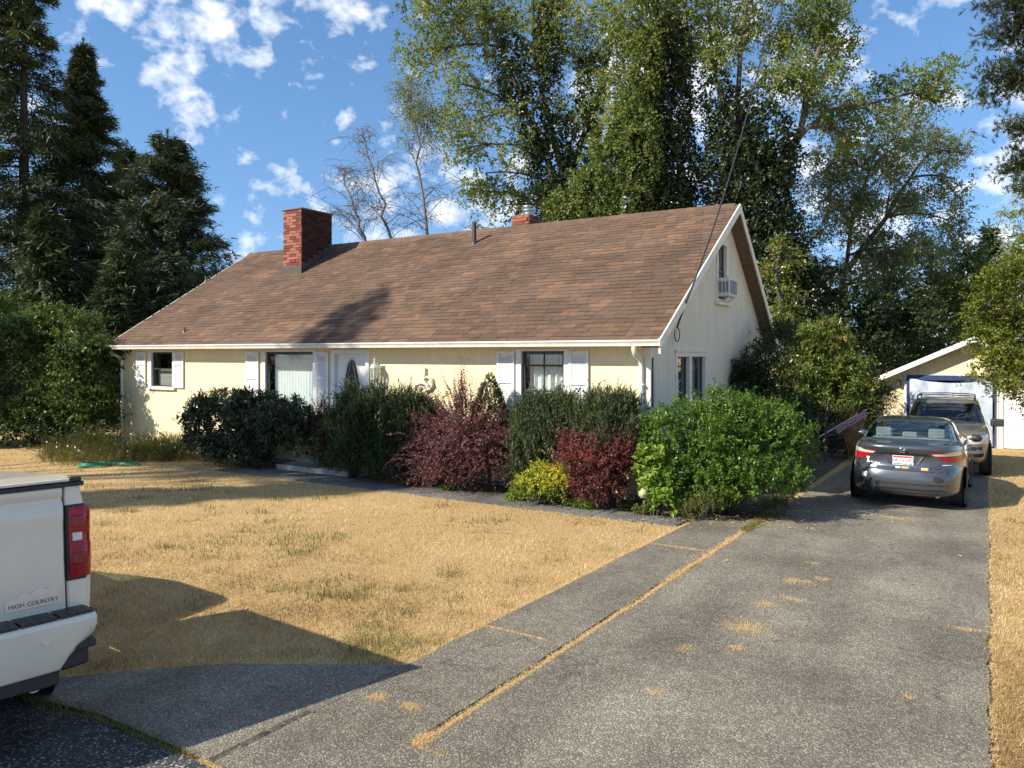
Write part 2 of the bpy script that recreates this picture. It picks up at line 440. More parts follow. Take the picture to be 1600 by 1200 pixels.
def aggregate_mat(name, c_lo, c_hi, stone, gscale=95.0, patch=(0.0, 0.0, 0.0), patch_amt=0.0):
    """worn exposed-aggregate concrete: pebbles (voronoi cells) in darker paste, with stains"""
    m, n, l, o = newmat(name)
    g = n.new('ShaderNodeNewGeometry')
    def noise(s, d=6, rgh=0.6):
        q = n.new('ShaderNodeTexNoise'); q.inputs['Scale'].default_value = s; q.inputs['Detail'].default_value = d; q.inputs['Roughness'].default_value = rgh
        l.new(g.outputs['Position'], q.inputs['Vector']); return q.outputs['Fac']
    def ramp(fac, els):
        r = n.new('ShaderNodeValToRGB'); e = r.color_ramp.elements
        while len(e) < len(els): e.new(0.5)
        for i, (p, c) in enumerate(els): e[i].position = p; e[i].color = rgba(c)
        l.new(fac, r.inputs[0]); return r.outputs[0]
    v = n.new('ShaderNodeTexVoronoi'); v.inputs['Scale'].default_value = gscale
    l.new(g.outputs['Position'], v.inputs['Vector'])
    sx = n.new('ShaderNodeSeparateColor'); l.new(v.outputs['Color'], sx.inputs[0])
    cell = ramp(sx.outputs[0], [(0.0, c_lo), (0.55, c_hi), (0.8, stone), (0.97, (0.50, 0.455, 0.375))])
    paste = ramp(v.outputs['Distance'], [(0.35, (0, 0, 0)), (0.75, (1, 1, 1))])
    mx1 = n.new('ShaderNodeMixRGB'); l.new(paste, mx1.inputs[0]); l.new(cell, mx1.inputs[1]); mx1.inputs[2].default_value = rgba(c_lo)
    st = n.new('ShaderNodeMapRange'); st.inputs[1].default_value = 0.32; st.inputs[2].default_value = 0.68; st.inputs[3].default_value = 0.70; st.inputs[4].default_value = 1.22
    l.new(noise(0.8, 6, 0.62), st.inputs[0])
    sc = n.new('ShaderNodeVectorMath'); sc.operation = 'SCALE'; l.new(mx1.outputs[0], sc.inputs[0]); l.new(st.outputs[0], sc.inputs['Scale'])
    st2 = n.new('ShaderNodeMapRange'); st2.inputs[1].default_value = 0.3; st2.inputs[2].default_value = 0.7; st2.inputs[3].default_value = 0.86; st2.inputs[4].default_value = 1.14
    l.new(noise(11, 5, 0.6), st2.inputs[0])
    sc2 = n.new('ShaderNodeVectorMath'); sc2.operation = 'SCALE'; l.new(sc.outputs[0], sc2.inputs[0]); l.new(st2.outputs[0], sc2.inputs['Scale'])
    # hairline cracks: edges of large warped cells; oil and tyre stains: long noise along the drive
    wp = n.new('ShaderNodeTexNoise'); wp.inputs['Scale'].default_value = 1.6; wp.inputs['Detail'].default_value = 5; l.new(g.outputs['Position'], wp.inputs['Vector'])
    wa = n.new('ShaderNodeVectorMath'); wa.operation = 'MULTIPLY_ADD'; wa.inputs[1].default_value = (.9, .9, .9); l.new(wp.outputs['Color'], wa.inputs[0]); l.new(g.outputs['Position'], wa.inputs[2])
    vc = n.new('ShaderNodeTexVoronoi'); vc.feature = 'DISTANCE_TO_EDGE'; vc.inputs['Scale'].default_value = 0.42; l.new(wa.outputs[0], vc.inputs['Vector'])
    ck = n.new('ShaderNodeMapRange'); ck.inputs[1].default_value = .0; ck.inputs[2].default_value = .006; ck.inputs[3].default_value = .68; ck.inputs[4].default_value = 1.0; l.new(vc.outputs['Distance'], ck.inputs[0])
    mpv = n.new('ShaderNodeMapping'); mpv.inputs['Scale'].default_value = (1.5, .28, 1); l.new(g.outputs['Position'], mpv.inputs[0])
    ns = n.new('ShaderNodeTexNoise'); ns.inputs['Scale'].default_value = 1.1; ns.inputs['Detail'].default_value = 5; l.new(mpv.outputs[0], ns.inputs['Vector'])
    s3 = n.new('ShaderNodeMapRange'); s3.inputs[1].default_value = .36; s3.inputs[2].default_value = .62; s3.inputs[3].default_value = .80; s3.inputs[4].default_value = 1.1; l.new(ns.outputs['Fac'], s3.inputs[0])
    mk = n.new('ShaderNodeMath'); mk.operation = 'MULTIPLY'; l.new(ck.outputs[0], mk.inputs[0]); l.new(s3.outputs[0], mk.inputs[1])
    sc3 = n.new('ShaderNodeVectorMath'); sc3.operation = 'SCALE'; l.new(sc2.outputs[0], sc3.inputs[0]); l.new(mk.outputs[0], sc3.inputs['Scale'])
    p = n.new('ShaderNodeBsdfPrincipled'); p.inputs['Roughness'].default_value = 0.85; p.inputs['Specular IOR Level'].default_value = 0.2
    l.new(sc3.outputs[0], p.inputs['Base Color'])
    b = n.new('ShaderNodeBump'); b.inputs['Strength'].default_value = 0.7; b.inputs['Distance'].default_value = 0.006; b.invert = True
    l.new(v.outputs['Distance'], b.inputs['Height']); l.new(b.outputs[0], p.inputs['Normal'])
    l.new(p.outputs[0], o.inputs[0])
aggregate_mat('aggregate', (0.138, 0.119, 0.090), (0.228, 0.198, 0.150), (0.335, 0.29, 0.222), 105)
aggregate_mat('path_paving', (0.10, 0.095, 0.09), (0.17, 0.16, 0.15), (0.24, 0.23, 0.21))
aggregate_mat('asphalt', (0.040, 0.040, 0.042), (0.075, 0.075, 0.076), (0.14, 0.14, 0.135), 80)

# terrain: one sheet to the horizon, following the gentle fall of the street towards the garage
gv, gf = [], []
ys = [-600, -30, -15, -6, -2, 0, 1, 2, 2.5, 3, 3.3, 3.6, 3.9, 4.2, 4.5, 4.8, 6, 12, 18, 24, 27, 60, 200, 1500]
xs = [-1500, -200, -40, -20, -16.6, -12, -9, -7, -6, -5.2, -4.6, -3.5, 0, 40, 200, 1500]
for y in ys:
    for x in xs: gv.append((x, y, gz(y, x)))
for j in range(len(ys) - 1):
    for i in range(len(xs) - 1):
        a = j * len(xs) + i; gf.append((a, a + 1, a + 1 + len(xs), a + len(xs)))
me = bpy.data.meshes.new('lawn_ground'); me.from_pydata(gv, [], gf)
tag(link('lawn_ground', me, 'dry_lawn'), kind='structure')

def slab(name, poly, m, top=0.02, thick=0.12, parent=None, kind=None):
    """cast concrete slab with real thickness, draped along the slope"""
    b = MB(); n = len(poly)
    vs = [(x, y, gz(y, x) + top - thick) for x, y in poly] + [(x, y, gz(y, x) + top) for x, y in poly]
    b.add(vs, [tuple(range(n))[::-1], tuple(range(n, 2 * n))] + [(i, (i + 1) % n, n + (i + 1) % n, n + i) for i in range(n)])
    o = b.build(name, m, parent)
    if kind: o['kind'] = kind
    return o
drive = bpy.data.objects.new('driveway', None); COL.objects.link(drive); drive['kind'] = 'structure'
def wob(x, y0, y1, amp=0.02, n=24, rev=False, seed=0):
    rr = random.Random(seed)
    pts = [(x + rr.uniform(-amp, amp), y0 + (y1 - y0) * i / n) for i in range(n + 1)]
    return pts[::-1] if rev else pts
for y0, y1 in ((3.42, 12.62), (12.66, 27.0)):
    slab('slab', wob(-2.72, y0, y1, 0.008, 20, True, 3) + wob(0.0, y0, y1, 0.018, 60, False, int(y0)), 'aggregate', 0.022, parent=drive)
def grid_sheet(name, c00, c10, c11, c01, nu, nv, m, top, parent):
    b = MB()
    for j in range(nv + 1):
        for i in range(nu + 1):
            u, v = i / nu, j / nv
            x = (c00[0] * (1 - u) + c10[0] * u) * (1 - v) + (c01[0] * (1 - u) + c11[0] * u) * v
            y = (c00[1] * (1 - u) + c10[1] * u) * (1 - v) + (c01[1] * (1 - u) + c11[1] * u) * v
            b.v.append((x, y, gz(y, x) + top))
    for j in range(nv):
        for i in range(nu): a = j * (nu + 1) + i; b.f.append((a, a + 1, a + nu + 2, a + nu + 1))
    return b.build(name, m, parent)
grid_sheet('slab', (-16, -7), (1.4, -7), (.25, 2.668), (-16, 2.62), 48, 40, 'asphalt', .012, drive)
grid_sheet('slab', (-3.6, 2.68), (.25, 2.68), (.25, 3.40), (-3.6, 3.40), 16, 6, 'aggregate', .022, drive)
for y0, y1 in ((3.42, 5.30), (5.335, 8.93), (8.97, 11.3)):
    slab('slab', wob(-2.80, y0, y1, 0.008, 8, False, 9) + wob(-3.56, y0, y1, 0.02, 8, True, 5), 'aggregate', 0.020, parent=drive)
b = MB(); nseg = 30                                      # flared wing of the apron between lawn and street
for i in range(nseg + 1):
    x = -3.545 - 2.75 * i / nseg; yl = 2.68; yt = 4.27 + .62 * (x + 3.6)
    yt = max(yt, 2.75)
    for j in range(9):
        y = yl + (yt - yl) * j / 8; b.v.append((x, y, gz(y, x) + .022))
for i in range(nseg):
    for j in range(8): a = i * 9 + j; b.f.append((a, a + 1, a + 10, a + 9))
b.build('slab', 'aggregate', drive)
pth = bpy.data.objects.new('garden_path', None); COL.objects.link(pth); pth['kind'] = 'structure'
xsP = [-13.4, -11.6, -9.9, -8.2, -6.5, -4.9, -3.62]
for i in range(len(xsP) - 1):
    rr = random.Random(i)
    a, b_ = xsP[i], xsP[i + 1] - 0.018
    slab('paving_slab', [(a, 10.16 + rr.uniform(-.03, .03)), (b_, 10.16 + rr.uniform(-.03, .03)), (b_, 11.05), (a, 11.05)], 'path_paving', 0.018 + rr.uniform(0, 0.006), parent=pth)
# planting bed soil between path and house, shaded side yard
pmat('bed_soil', (0.05, 0.036, 0.025), (0.10, 0.075, 0.05), 0.95, 18, bump=0.8, c3=(0.17, 0.11, 0.06), scale3=4)
sheet('garden_bed', [(-16.4, 11.0), (-3.6, 11.0), (-2.9, 11.35), (-2.85, 14.5), (-3.0, 24), (-4.7, 24), (-4.7, 12.0), (-19.5, 12.0), (-19.5, 11.5)], 0.006, 'bed_soil')

# ------------------------------------------------------------------ house
XL, XR, YF, YB = -19.30, -4.67, 11.82, 19.2          # wall faces
EY, EZ, RY, RZ, BY, BZ = 11.50, 2.63, 16.1, 5.52, 19.5, 2.66   # eave, ridge, rear eave
RXL, RXR = -19.52, -4.40                             # roof ends
house = thing('house', 'pale yellow one-and-a-half storey house with brown shingle roof', 'house', (-12, 12, 0))
def boards(mb, P, u, nrm, length, z0, ztop, holes, bw=0.105, groove=0.0035, gw=0.006):
    """vertical grooved siding on a plane: P origin, u along the wall, nrm outward"""
    u, nrm, P = Vector(u), Vector(nrm), Vector(P)
    cuts = sorted(set([0.0, length] + [round(i * bw, 4) for i in range(1, int(length / bw) + 1)] + [h[0] for h in holes] + [h[1] for h in holes]))
    for a, b in zip(cuts[:-1], cuts[1:]):
        if b - a < 0.004: continue
        mid = (a + b) / 2
        spans = [(z0, None)]
        for h in sorted([h for h in holes if h[0] - 1e-4 <= mid <= h[1] + 1e-4], key=lambda h: h[2]):
            s0, _ = spans.pop(); spans.append((s0, h[2])); spans.append((h[3], None))
        g0 = gw if abs(a / bw - round(a / bw)) < 0.02 else 0.0
        g1 = gw if abs(b / bw - round(b / bw)) < 0.02 else 0.0
        if b - a < 0.03: g0 = g1 = 0.0
        for s0, s1 in spans:
            za, zb = (s1, s1) if s1 is not None else (ztop(a), ztop(b))
            if za <= s0 + 0.005 and zb <= s0 + 0.005: continue
            za, zb = max(za, s0 + 0.001), max(zb, s0 + 0.001)
            def pt(t, z, d): return P + u * t + nrm * d + Vector((0, 0, z))
            def zt(t): return za + (zb - za) * (t - a) / (b - a)
            q = [pt(a, s0, -groove if g0 else 0), pt(a + g0, s0, 0), pt(b - g1, s0, 0), pt(b, s0, -groove if g1 else 0),
                 pt(a, zt(a), -groove if g0 else 0), pt(a + g0, zt(a + g0), 0), pt(b - g1, zt(b - g1), 0), pt(b, zt(b), -groove if g1 else 0)]
            fs = [(1, 2, 6, 5)]
            if g0: fs.append((0, 1, 5, 4))
            if g1: fs.append((2, 3, 7, 6))
            mb.add(q, fs)
# openings: x0,x1,z0,z1 on the front wall
OP = {'bed': (-18.02, -17.16, 1.60, 2.46), 'picture': (-13.80, -12.30, 0.85, 2.46), 'door': (-11.66, -10.80, 0.30, 2.46), 'sash': (-7.10, -6.24, 0.98, 2.46)}
mb = MB()
boards(mb, (XL, YF, 0), (1, 0, 0), (0, -1, 0), XR - XL, 0.10, lambda t: 2.62, [(o[0] - XL, o[1] - XL, o[2], o[3]) for o in OP.values()])
w_front = tag(mb.build('front_siding', 'yellow_siding', house), kind='stuff')
def gz_roof(Y): return EZ + (Y - EY) * (RZ - EZ) / (RY - EY) if Y < RY else RZ - (Y - RY) * (RZ - BZ) / (BY - RY)
GO = {'pair': (13.02, 14.72, 0.95, 2.43), 'upper': (15.42, 16.14, 3.48, 4.72)}
mb = MB()
boards(mb, (XR, YF, 0), (0, 1, 0), (1, 0, 0), YB - YF, 0.10, lambda t: gz_roof(YF + t) - 0.10, [(o[0] - YF, o[1] - YF, o[2], o[3]) for o in GO.values()], bw=0.21, groove=0.006, gw=0.006)
tag(mb.build('gable_siding', 'gable_siding', house), kind='stuff')
mb = MB()
boards(mb, (XL, YB, 0), (0, -1, 0), (-1, 0, 0), YB - YF, 0.10, lambda t: gz_roof(YB - t) - 0.10, [], bw=0.21)
boards(mb, (XR, YB, 0), (-1, 0, 0), (0, 1, 0), XR - XL, 0.10, lambda t: 2.6, [], bw=0.21)
tag(mb.build('rear_siding', 'yellow_siding', house), kind='stuff')
b = MB()
b.box((XL + .03, YF + .02, -.3), (XR - .03, YF + .2, .10)).box((XR - .2, YF + .21, -.3), (XR - .02, YB - .02, .10)).box((XL + .02, YF + .21, -.3), (XL + .2, YB - .02, .10))
b.build('foundation', 'concrete', house)
b = MB()
b.box((XL + .03, YF + 1.1, .05), (XR - 1.0, YF + 1.15, 2.62)).box((XR - .95, YF + 1.2, .05), (XR - .9, YB - 2.2, 3.6))
b.box((XL + .03, YF + .03, .22), (XR - .03, YB - .1, .25)).box((XL + .1, YF + .06, 2.60), (XR - 1.0, YB - .1, 2.62))
b.build('interior_wall', 'interior', house)
# corner boards
MB().box((XR - .09, YF - .016, .1), (XR + .016, YF + .09, 2.60)).build('corner_board', 'trim_paint', house)
MB().box((XL - .016, YF - .016, .1), (XL + .09, YF + .09, 2.60)).build('corner_board', 'trim_paint', house)
# roof deck, soffits, fascia
b = MB(); th = 0.10
b.add([(RXL, EY, EZ), (RXR, EY, EZ), (RXR, RY, RZ), (RXL, RY, RZ), (RXR, BY, BZ), (RXL, BY, BZ),
       (RXL, EY, EZ - .05), (RXR, EY, EZ - .05), (RXR, RY, RZ - th), (RXL, RY, RZ - th), (RXR, BY, BZ - th), (RXL, BY, BZ - th)],
      [(0, 1, 2, 3), (3, 2, 4, 5), (7, 6, 9, 8), (8, 9, 11, 10), (1, 7, 8, 2), (2, 8, 10, 4), (6, 0, 3, 9), (9, 3, 5, 11), (6, 7, 1, 0), (4, 10, 11, 5)])
roof = b.build('roof', 'roof_deck', house)
b = MB(); b.box((RXL + .02, EY + .03, 2.545), (RXR - .02, YF + .05, 2.57)); b.build('eave_soffit', 'trim_paint', roof)
# rake boards on both gable ends
for X, sx in ((RXR, 1), (RXL, -1)):
    for (ya, za), (yb, zb), m_ in (((EY - .01, EZ + .005), (RY, RZ + .012), 'trim_paint'), ((RY + .002, RZ + .012), (BY, BZ + .005), 'trim_paint')):
        b = MB(); x0, x1 = X + .004 * sx, X + .034 * sx
        b.prism([(ya, za - .17), (yb, zb - .19), (yb, zb), (ya, za)], 'x', x0, x1); b.build('rake_board', m_, roof, bevel=.004)
    b = MB()
    b.add([(X, EY + .02, EZ - .12), (X, RY, RZ - .165), (X, BY, BZ - .12), (X - .30 * sx, EY + .02, EZ - .12), (X - .30 * sx, RY, RZ - .165), (X - .30 * sx, BY, BZ - .12)],
          [(0, 3, 4, 1), (1, 4, 5, 2)])
    b.build('rake_soffit', 'soffit_wood', roof)
# metal drip line under the shingles along the rake
# ---- shingles: laminated tabs, each a thin wedge
SL = math.hypot(RY - EY, RZ - EZ); e_s = Vector((0, (RY - EY) / SL, (RZ - EZ) / SL)); e_n = Vector((0, -e_s.z, e_s.y))
EXPO = 0.143; NC = int(SL / EXPO)
WID = (0.155, 0.235, 0.33)
def tab_mesh(w, tint, tk):
    L_ = EXPO * 1.25
    P = [(0, 0, 0.0), (w, 0, 0.0), (w, 0, tk), (0, 0, tk), (0, L_, 0.0), (w, L_, 0.0), (w, L_, 0.002), (0, L_, 0.002)]
    V = [tuple(Vector((p[0], 0, 0)) + e_s * p[1] + e_n * p[2]) for p in P]
    m_ = bpy.data.meshes.new('shingle'); m_.from_pydata(V, [], [(0, 1, 2, 3), (3, 2, 6, 7), (0, 3, 7, 4), (1, 5, 6, 2)])
    m_.materials.append(MATS['shingle']); set_tint(m_, tint); return m_
protos = {}
tabs = []
rr = random.Random(21)
for k in range(NC):
    x = RXL - rr.uniform(0, .2); lastt = 0.4
    while x < RXR:
        wi = rr.choice((0, 1, 1, 2)); w = WID[wi]
        tn = rr.choice((0.0, .12, .25, .35, .45, .5, .6, .75, .95)) if rr.random() < .8 else lastt
        lastt = tn; tk = rr.choice((0.010, 0.017))
        x0, x1 = max(x, RXL), min(x + w - .004, RXR)
        if x1 - x0 > .03:
            cut = (x0 != x or x1 != x + w - .004)
            P0 = Vector((x0, EY, EZ)) + e_s * (k * EXPO - .02 + rr.uniform(-.005, .005)) + e_n * .004
            tabs.append((P0, wi, x1 - x0, tn, tk, cut, (P0 - cam.location).length))
        x += w
order = sorted((t[6], i) for i, t in enumerate(tabs) if not t[5])
single = set(i for _, i in order[:290])
V, Fq, T = [], [], []
for i, (P0, wi, w, tn, tk, cut, _) in enumerate(tabs):
    if i in single:
        key = (wi, round(tn, 2), tk)
        if key not in protos: protos[key] = tab_mesh(WID[wi] - .004, tn, tk)
        o = bpy.data.objects.new('shingle', protos[key]); COL.objects.link(o); o.parent = roof
        o.matrix_parent_inverse = world_of(roof).inverted(); o.location = P0
        continue
    k0 = len(V); L_ = EXPO * 1.25
    for p in ((0, 0, 0), (w, 0, 0), (w, 0, tk), (0, 0, tk), (0, L_, 0), (w, L_, 0), (w, L_, .002), (0, L_, .002)):
        V.append(tuple(P0 + Vector((p[0], 0, 0)) + e_s * p[1] + e_n * p[2]))
    for q in ((0, 1, 2, 3), (3, 2, 6, 7), (0, 3, 7, 4), (1, 5, 6, 2)):
        Fq.append([k0 + j for j in q]); T.append(tn)
tag(link('shingle_field', mesh_np('shingle_field', np.array(V), np.array(Fq), np.array(T)), 'shingle', roof), kind='stuff')
# ridge cap pieces
rc = None
for i in range(int((RXR - RXL) / .2) + 1):
    x0 = RXL + i * .2
    if x0 + .26 > RXR + .02: break
    if rc is None:
        q = MB(); q.add([(0, -.13, -.08), (.25, -.13, -.085), (.25, 0, .018), (0, 0, .028), (.25, .13, -.105), (0, .13, -.10), (0, -.13, -.10), (0, .13, -.12)], [(0, 1, 2, 3), (3, 2, 4, 5), (6, 0, 3), (3, 5, 7)])
        rcs = []
        for tn in (.1, .35, .55, .8):
            m_ = q.mesh('ridge_cap'); m_.materials.append(MATS['shingle']); rcs.append(set_tint(m_, tn))
        rc = True
    o = bpy.data.objects.new('ridge_cap', rr.choice(rcs)); COL.objects.link(o); o.parent = roof
    o.matrix_parent_inverse = world_of(roof).inverted(); o.location = (x0, RY, RZ + .012)
# gutter: K profile trough
b = MB()
gy, gz0 = EY, 2.535
prof = [(gy + .02, gz0), (gy - .065, gz0), (gy - .075, gz0 + .03), (gy - .085, gz0 + .055), (gy - .105, gz0 + .075), (gy - .105, gz0 + .098), (gy - .095, gz0 + .098), (gy - .095, gz0 + .08), (gy - .06, gz0 + .02), (gy + .01, gz0 + .012), (gy + .01, gz0 + .09), (gy + .02, gz0 + .09)]
b.prism(prof, 'x', RXL - .04, RXR + .06)
gut = b.build('gutter', 'gutter_metal', roof, smooth=30)
b = MB()
for X in (RXL - .042, RXR + .06): b.prism([(gy + .02, gz0 - .002), (gy - .107, gz0 - .002), (gy - .107, gz0 + .1), (gy + .02, gz0 + .1)], 'x', X, X + .004)
b.build('gutter_end_cap', 'white_paint', gut)
b = MB(); b.box((RXR + .005, gy - .02, 2.41), (RXR + .04, gy + .03, 2.66)); b.build('fascia_tail', 'trim_paint', roof, bevel=.004)
for X in (-19.22, -4.80):
    b = MB()
    pts = [(X, gy - .03, 2.54), (X, gy - .03, 2.47), (X, gy + .02, 2.40), (X, YF - .10, 2.33), (X, YF - .055, 2.27), (X, YF - .05, 2.2), (X, YF - .05, .16), (X, YF - .14, .08)]
    b.tube(pts, .043, 8); b.build('downspout', 'gutter_metal', house, smooth=50)
    b = MB()
    for z in (.6, 1.9): b.box((X - .055, YF - .1, z), (X + .055, YF - .002, z + .025))
    b.build('downspout_strap', 'gutter_metal', house)

# ---- windows, door, shutters
def frame_rect(mb, x0, x1, z0, z1, w, ya, yb, wb=None):
    wb = w if wb is None else wb
    mb.box((x0, ya, z1 - w), (x1, yb, z1)).box((x0, ya, z0), (x1, yb, z0 + wb)).box((x0, ya, z0 + wb), (x0 + w, yb, z1 - w)).box((x1 - w, ya, z0 + wb), (x1, yb, z1 - w))
def casing(nm, o, w=.11, sill=True, parent=house):
    x0, x1, z0, z1 = o
    b = MB(); yo = YF - .022
    b.box((x0 - w, yo, z0 - .02), (x0, YF + .10, z1 + .04)).box((x1, yo, z0 - .02), (x1 + w, YF + .10, z1 + .04)).box((x0, yo, z1), (x1, YF + .10, z1 + .04))
    b.build('casing', 'white_paint', parent, bevel=.005)
    if sill:
        b = MB(); b.box((x0 - .13, YF - .07, z0 - .075), (x1 + .13, YF + .10, z0 - .022)); b.build('sill', 'white_paint', parent, bevel=.006)
def window(nm, o, label, rail=None, mull=None):
    x0, x1, z0, z1 = o
    b = MB(); frame_rect(b, x0, x1, z0 - .02, z1, .05, YF + .03, YF + .09)
    wnd = b.build(nm, 'dark_frame', house, bevel=.004); wnd['label'] = label
    casing(nm, o, parent=wnd)
    if rail:
        for r_ in rail:
            b = MB(); b.box((x0 + .05, YF + .035, r_), (x1 - .05, YF + .085, r_ + .035)); b.build('rail', 'dark_frame', wnd, bevel=.003)
    if mull:
        b = MB(); b.box((mull, YF + .05, z0 + .03), (mull + .02, YF + .08, z1 - .05)); b.build('mullion', 'dark_frame', wnd)
    zs = [z0 + .03] + sorted(rail or []) + [z1 - .05]
    for a, c in zip(zs[:-1], zs[1:]):
        b = MB(); b.add([(x0 + .045, YF + .063, a), (x1 - .045, YF + .063, a), (x1 - .045, YF + .063, c), (x0 + .045, YF + .063, c)], [(0, 1, 2, 3)]); b.build('pane', 'pane', wnd)
    return wnd
w1 = window('window', OP['bed'], 'small dark framed sash window between white shutters', rail=[2.02])
b = MB(); b.box((OP['bed'][0] + .03, YF + .17, 1.6), (OP['bed'][1] - .03, YF + .175, 2.03))
for i in range(14): b.box((OP['bed'][0] + .03, YF + .155, 1.62 + i * .03), (OP['bed'][1] - .03, YF + .168, 1.637 + i * .03))
tag(b.build('roller_blind', 'blind_grey', w1), kind='stuff')
w2 = window('window', OP['picture'], 'wide picture window with pale vertical blinds')
b = MB()
x = OP['picture'][0] + .06
while x < OP['picture'][1] - .1:
    b.add([(x, YF + .22, .9), (x + .05, YF + .185, .9), (x + .098, YF + .215, .9), (x, YF + .22, 2.4), (x + .05, YF + .185, 2.4), (x + .098, YF + .215, 2.4)], [(0, 1, 4, 3), (1, 2, 5, 4)])
    x += .088
tag(b.build('vertical_blind', 'blind', w2), kind='stuff')
w3 = window('window', OP['sash'], 'dark framed sash window with white curtains', rail=[2.19, 1.74], mull=-6.68)
b = MB(); nseg = 90; x0, x1 = OP['sash'][0] + .05, OP['sash'][1] - .05
for i in range(nseg):
    xa, xb = x0 + (x1 - x0) * i / nseg, x0 + (x1 - x0) * (i + 1) / nseg
    fy = lambda q: YF + .22 + .03 * math.sin((q - x0) * 42) + .015 * math.sin((q - x0) * 97)
    b.add([(xa, fy(xa), 1.0), (xb, fy(xb), 1.0), (xb, fy(xb), 2.4), (xa, fy(xa), 2.4)], [(0, 1, 2, 3)])
b.build('curtain', 'curtain', w3, smooth=60)
def shutter(x0, x1, z0, z1):
    b = MB(); ya, yb = YF - .047, YF - .012
    zm = z0 + (z1 - z0) * .63
    frame_rect(b, x0, x1, z0, z1, .05, ya, yb, .09); b.box((x0 + .05, ya, zm), (x1 - .05, yb, zm + .07))
    sh = b.build('shutter', 'white_paint', house, bevel=.004)
    b = MB(); z = z0 + .10
    while z < z1 - .075:
        if not (zm - .03 < z < zm + .065):
            b.add([(x0 + .048, ya + .004, z), (x1 - .048, ya + .004, z), (x1 - .048, yb - .006, z + .028), (x0 + .048, yb - .006, z + .028), (x0 + .048, ya + .004, z - .006), (x1 - .048, ya + .004, z - .006)], [(0, 1, 2, 3), (4, 5, 1, 0)])
        z += .031
    b.box((x0 + .048, yb - .005, z0 + .09), (x1 - .048, yb - .002, z1 - .05))
    tag(b.build('louvre', 'white_paint', sh), kind='stuff')
for a in ((-18.63, -18.24, 1.58, 2.46), (-17.05, -16.70, 1.58, 2.46), (-14.42, -14.0, .80, 2.46), (-12.19, -11.83, .80, 2.46), (-7.60, -7.23, .9, 2.46), (-6.13, -5.76, .9, 2.46)):
    shutter(*a)
# door
dx0, dx1, dz0, dz1 = OP['door']
b = MB(); frame_rect(b, dx0 - .1, dx1 + .1, dz0 - .06, dz1 + .05, .10, YF - .03, YF + .11, .05)
b.build('door_frame', 'white_paint', house, bevel=.006)
b = MB(); b.box((dx0, YF + .05, dz0 - .01), (dx1, YF + .095, dz1 - .05)); door = b.build('front_door', 'white_paint', house, bevel=.004)
door['label'] = 'white front door with tall oval leaded glass'
ox, oz, oa, ob = (dx0 + dx1) / 2, 1.52, .21, .78
n = 40
def ell(k, a, c, y): t = 2 * math.pi * k / n; return (ox + a * math.cos(t), y, oz + c * math.sin(t))
b = MB()
for k in range(n):
    b.add([ell(k, oa, ob, YF + .046), ell(k + 1, oa, ob, YF + .046), ell(k + 1, oa + .03, ob + .03, YF + .022), ell(k, oa + .03, ob + .03, YF + .022),
           ell(k, oa + .065, ob + .065, YF + .048), ell(k + 1, oa + .065, ob + .065, YF + .048)], [(0, 1, 2, 3), (3, 2, 5, 4)])
b.build('oval_moulding', 'white_paint', door, smooth=50)
b = MB(); b.add([ell(k, oa, ob, YF + .044) for k in range(n)], [tuple(range(n))])
pmat('leaded_glass', (0.008, 0.009, 0.010), (0.022, 0.023, 0.023), 0.2, 12, spec=0.25)
b.build('oval_glass', 'leaded_glass', door)
b = MB()
for z in (-.45, -.05, .35):
    b.tube([(ox - oa * .9, YF + .041, oz + z), (ox, YF + .041, oz + z + .10), (ox + oa * .9, YF + .041, oz + z)], .006, 6)
for s in (-1, 1):
    b.tube([(ox + s * .02, YF + .041, oz + ob), (ox + s * .10, YF + .041, oz + .4), (ox + s * .05, YF + .041, oz), (ox + s * .12, YF + .041, oz - .4), (ox, YF + .041, oz - ob)], .006, 6)
b.build('lead_came', 'galvanised', door)
b = MB(); b.lathe((dx1 - .08, YF + .05, 1.25), [(.012, 0), (.012, -.04), (.03, -.05), (.032, -.07), (.02, -.085)], 12, 'y'); b.build('door_knob', 'galvanised', door, smooth=50)
# concrete step at the door
b = MB(); b.box((-12.5, 10.98, -.05), (-10.4, 11.45, .14)).box((-12.4, 11.455, -.05), (-10.5, YF - .01, .27)); b.build('door_step', 'concrete', house, bevel=.012)
# gable windows
def gframe(mb, y0, y1, z0, z1, w, xa, xb):
    mb.box((xa, y0, z1 - w), (xb, y1, z1)).box((xa, y0, z0), (xb, y1, z0 + w)).box((xa, y0, z0 + w), (xb, y0 + w, z1 - w)).box((xa, y1 - w, z0 + w), (xb, y1, z1 - w))
y0, y1, z0, z1 = GO['pair']
b = MB(); gframe(b, y0 - .02, y1 + .02, z0 - .02, z1 + .02, .09, XR - .10, XR + .022); b.box((XR - .10, 13.72, z0 + .07), (XR + .02, 13.86, z1 - .07))
gw_ = b.build('gable_window', 'trim_paint', house, bevel=.005); gw_['label'] = 'paired ground floor window in the shaded gable wall'
b = MB(); b.box((XR - .03, y0 - .06, z1 + .02), (XR + .05, y1 + .06, z1 + .05)); b.build('drip_cap', 'trim_paint', gw_)
for a, c in ((y0 + .07, 13.72), (13.86, y1 - .07)):
    b = MB(); gframe(b, a, c, z0 + .07, z1 - .07, .035, XR - .08, XR - .05); sf = b.build('sash', 'dark_frame', gw_)
    b = MB(); b.add([(XR - .065, a + .03, z0 + .1), (XR - .065, c - .03, z0 + .1), (XR - .065, c - .03, z1 - .1), (XR - .065, a + .03, z1 - .1)], [(0, 1, 2, 3)]); b.build('pane', 'pane', gw_)
b = MB()
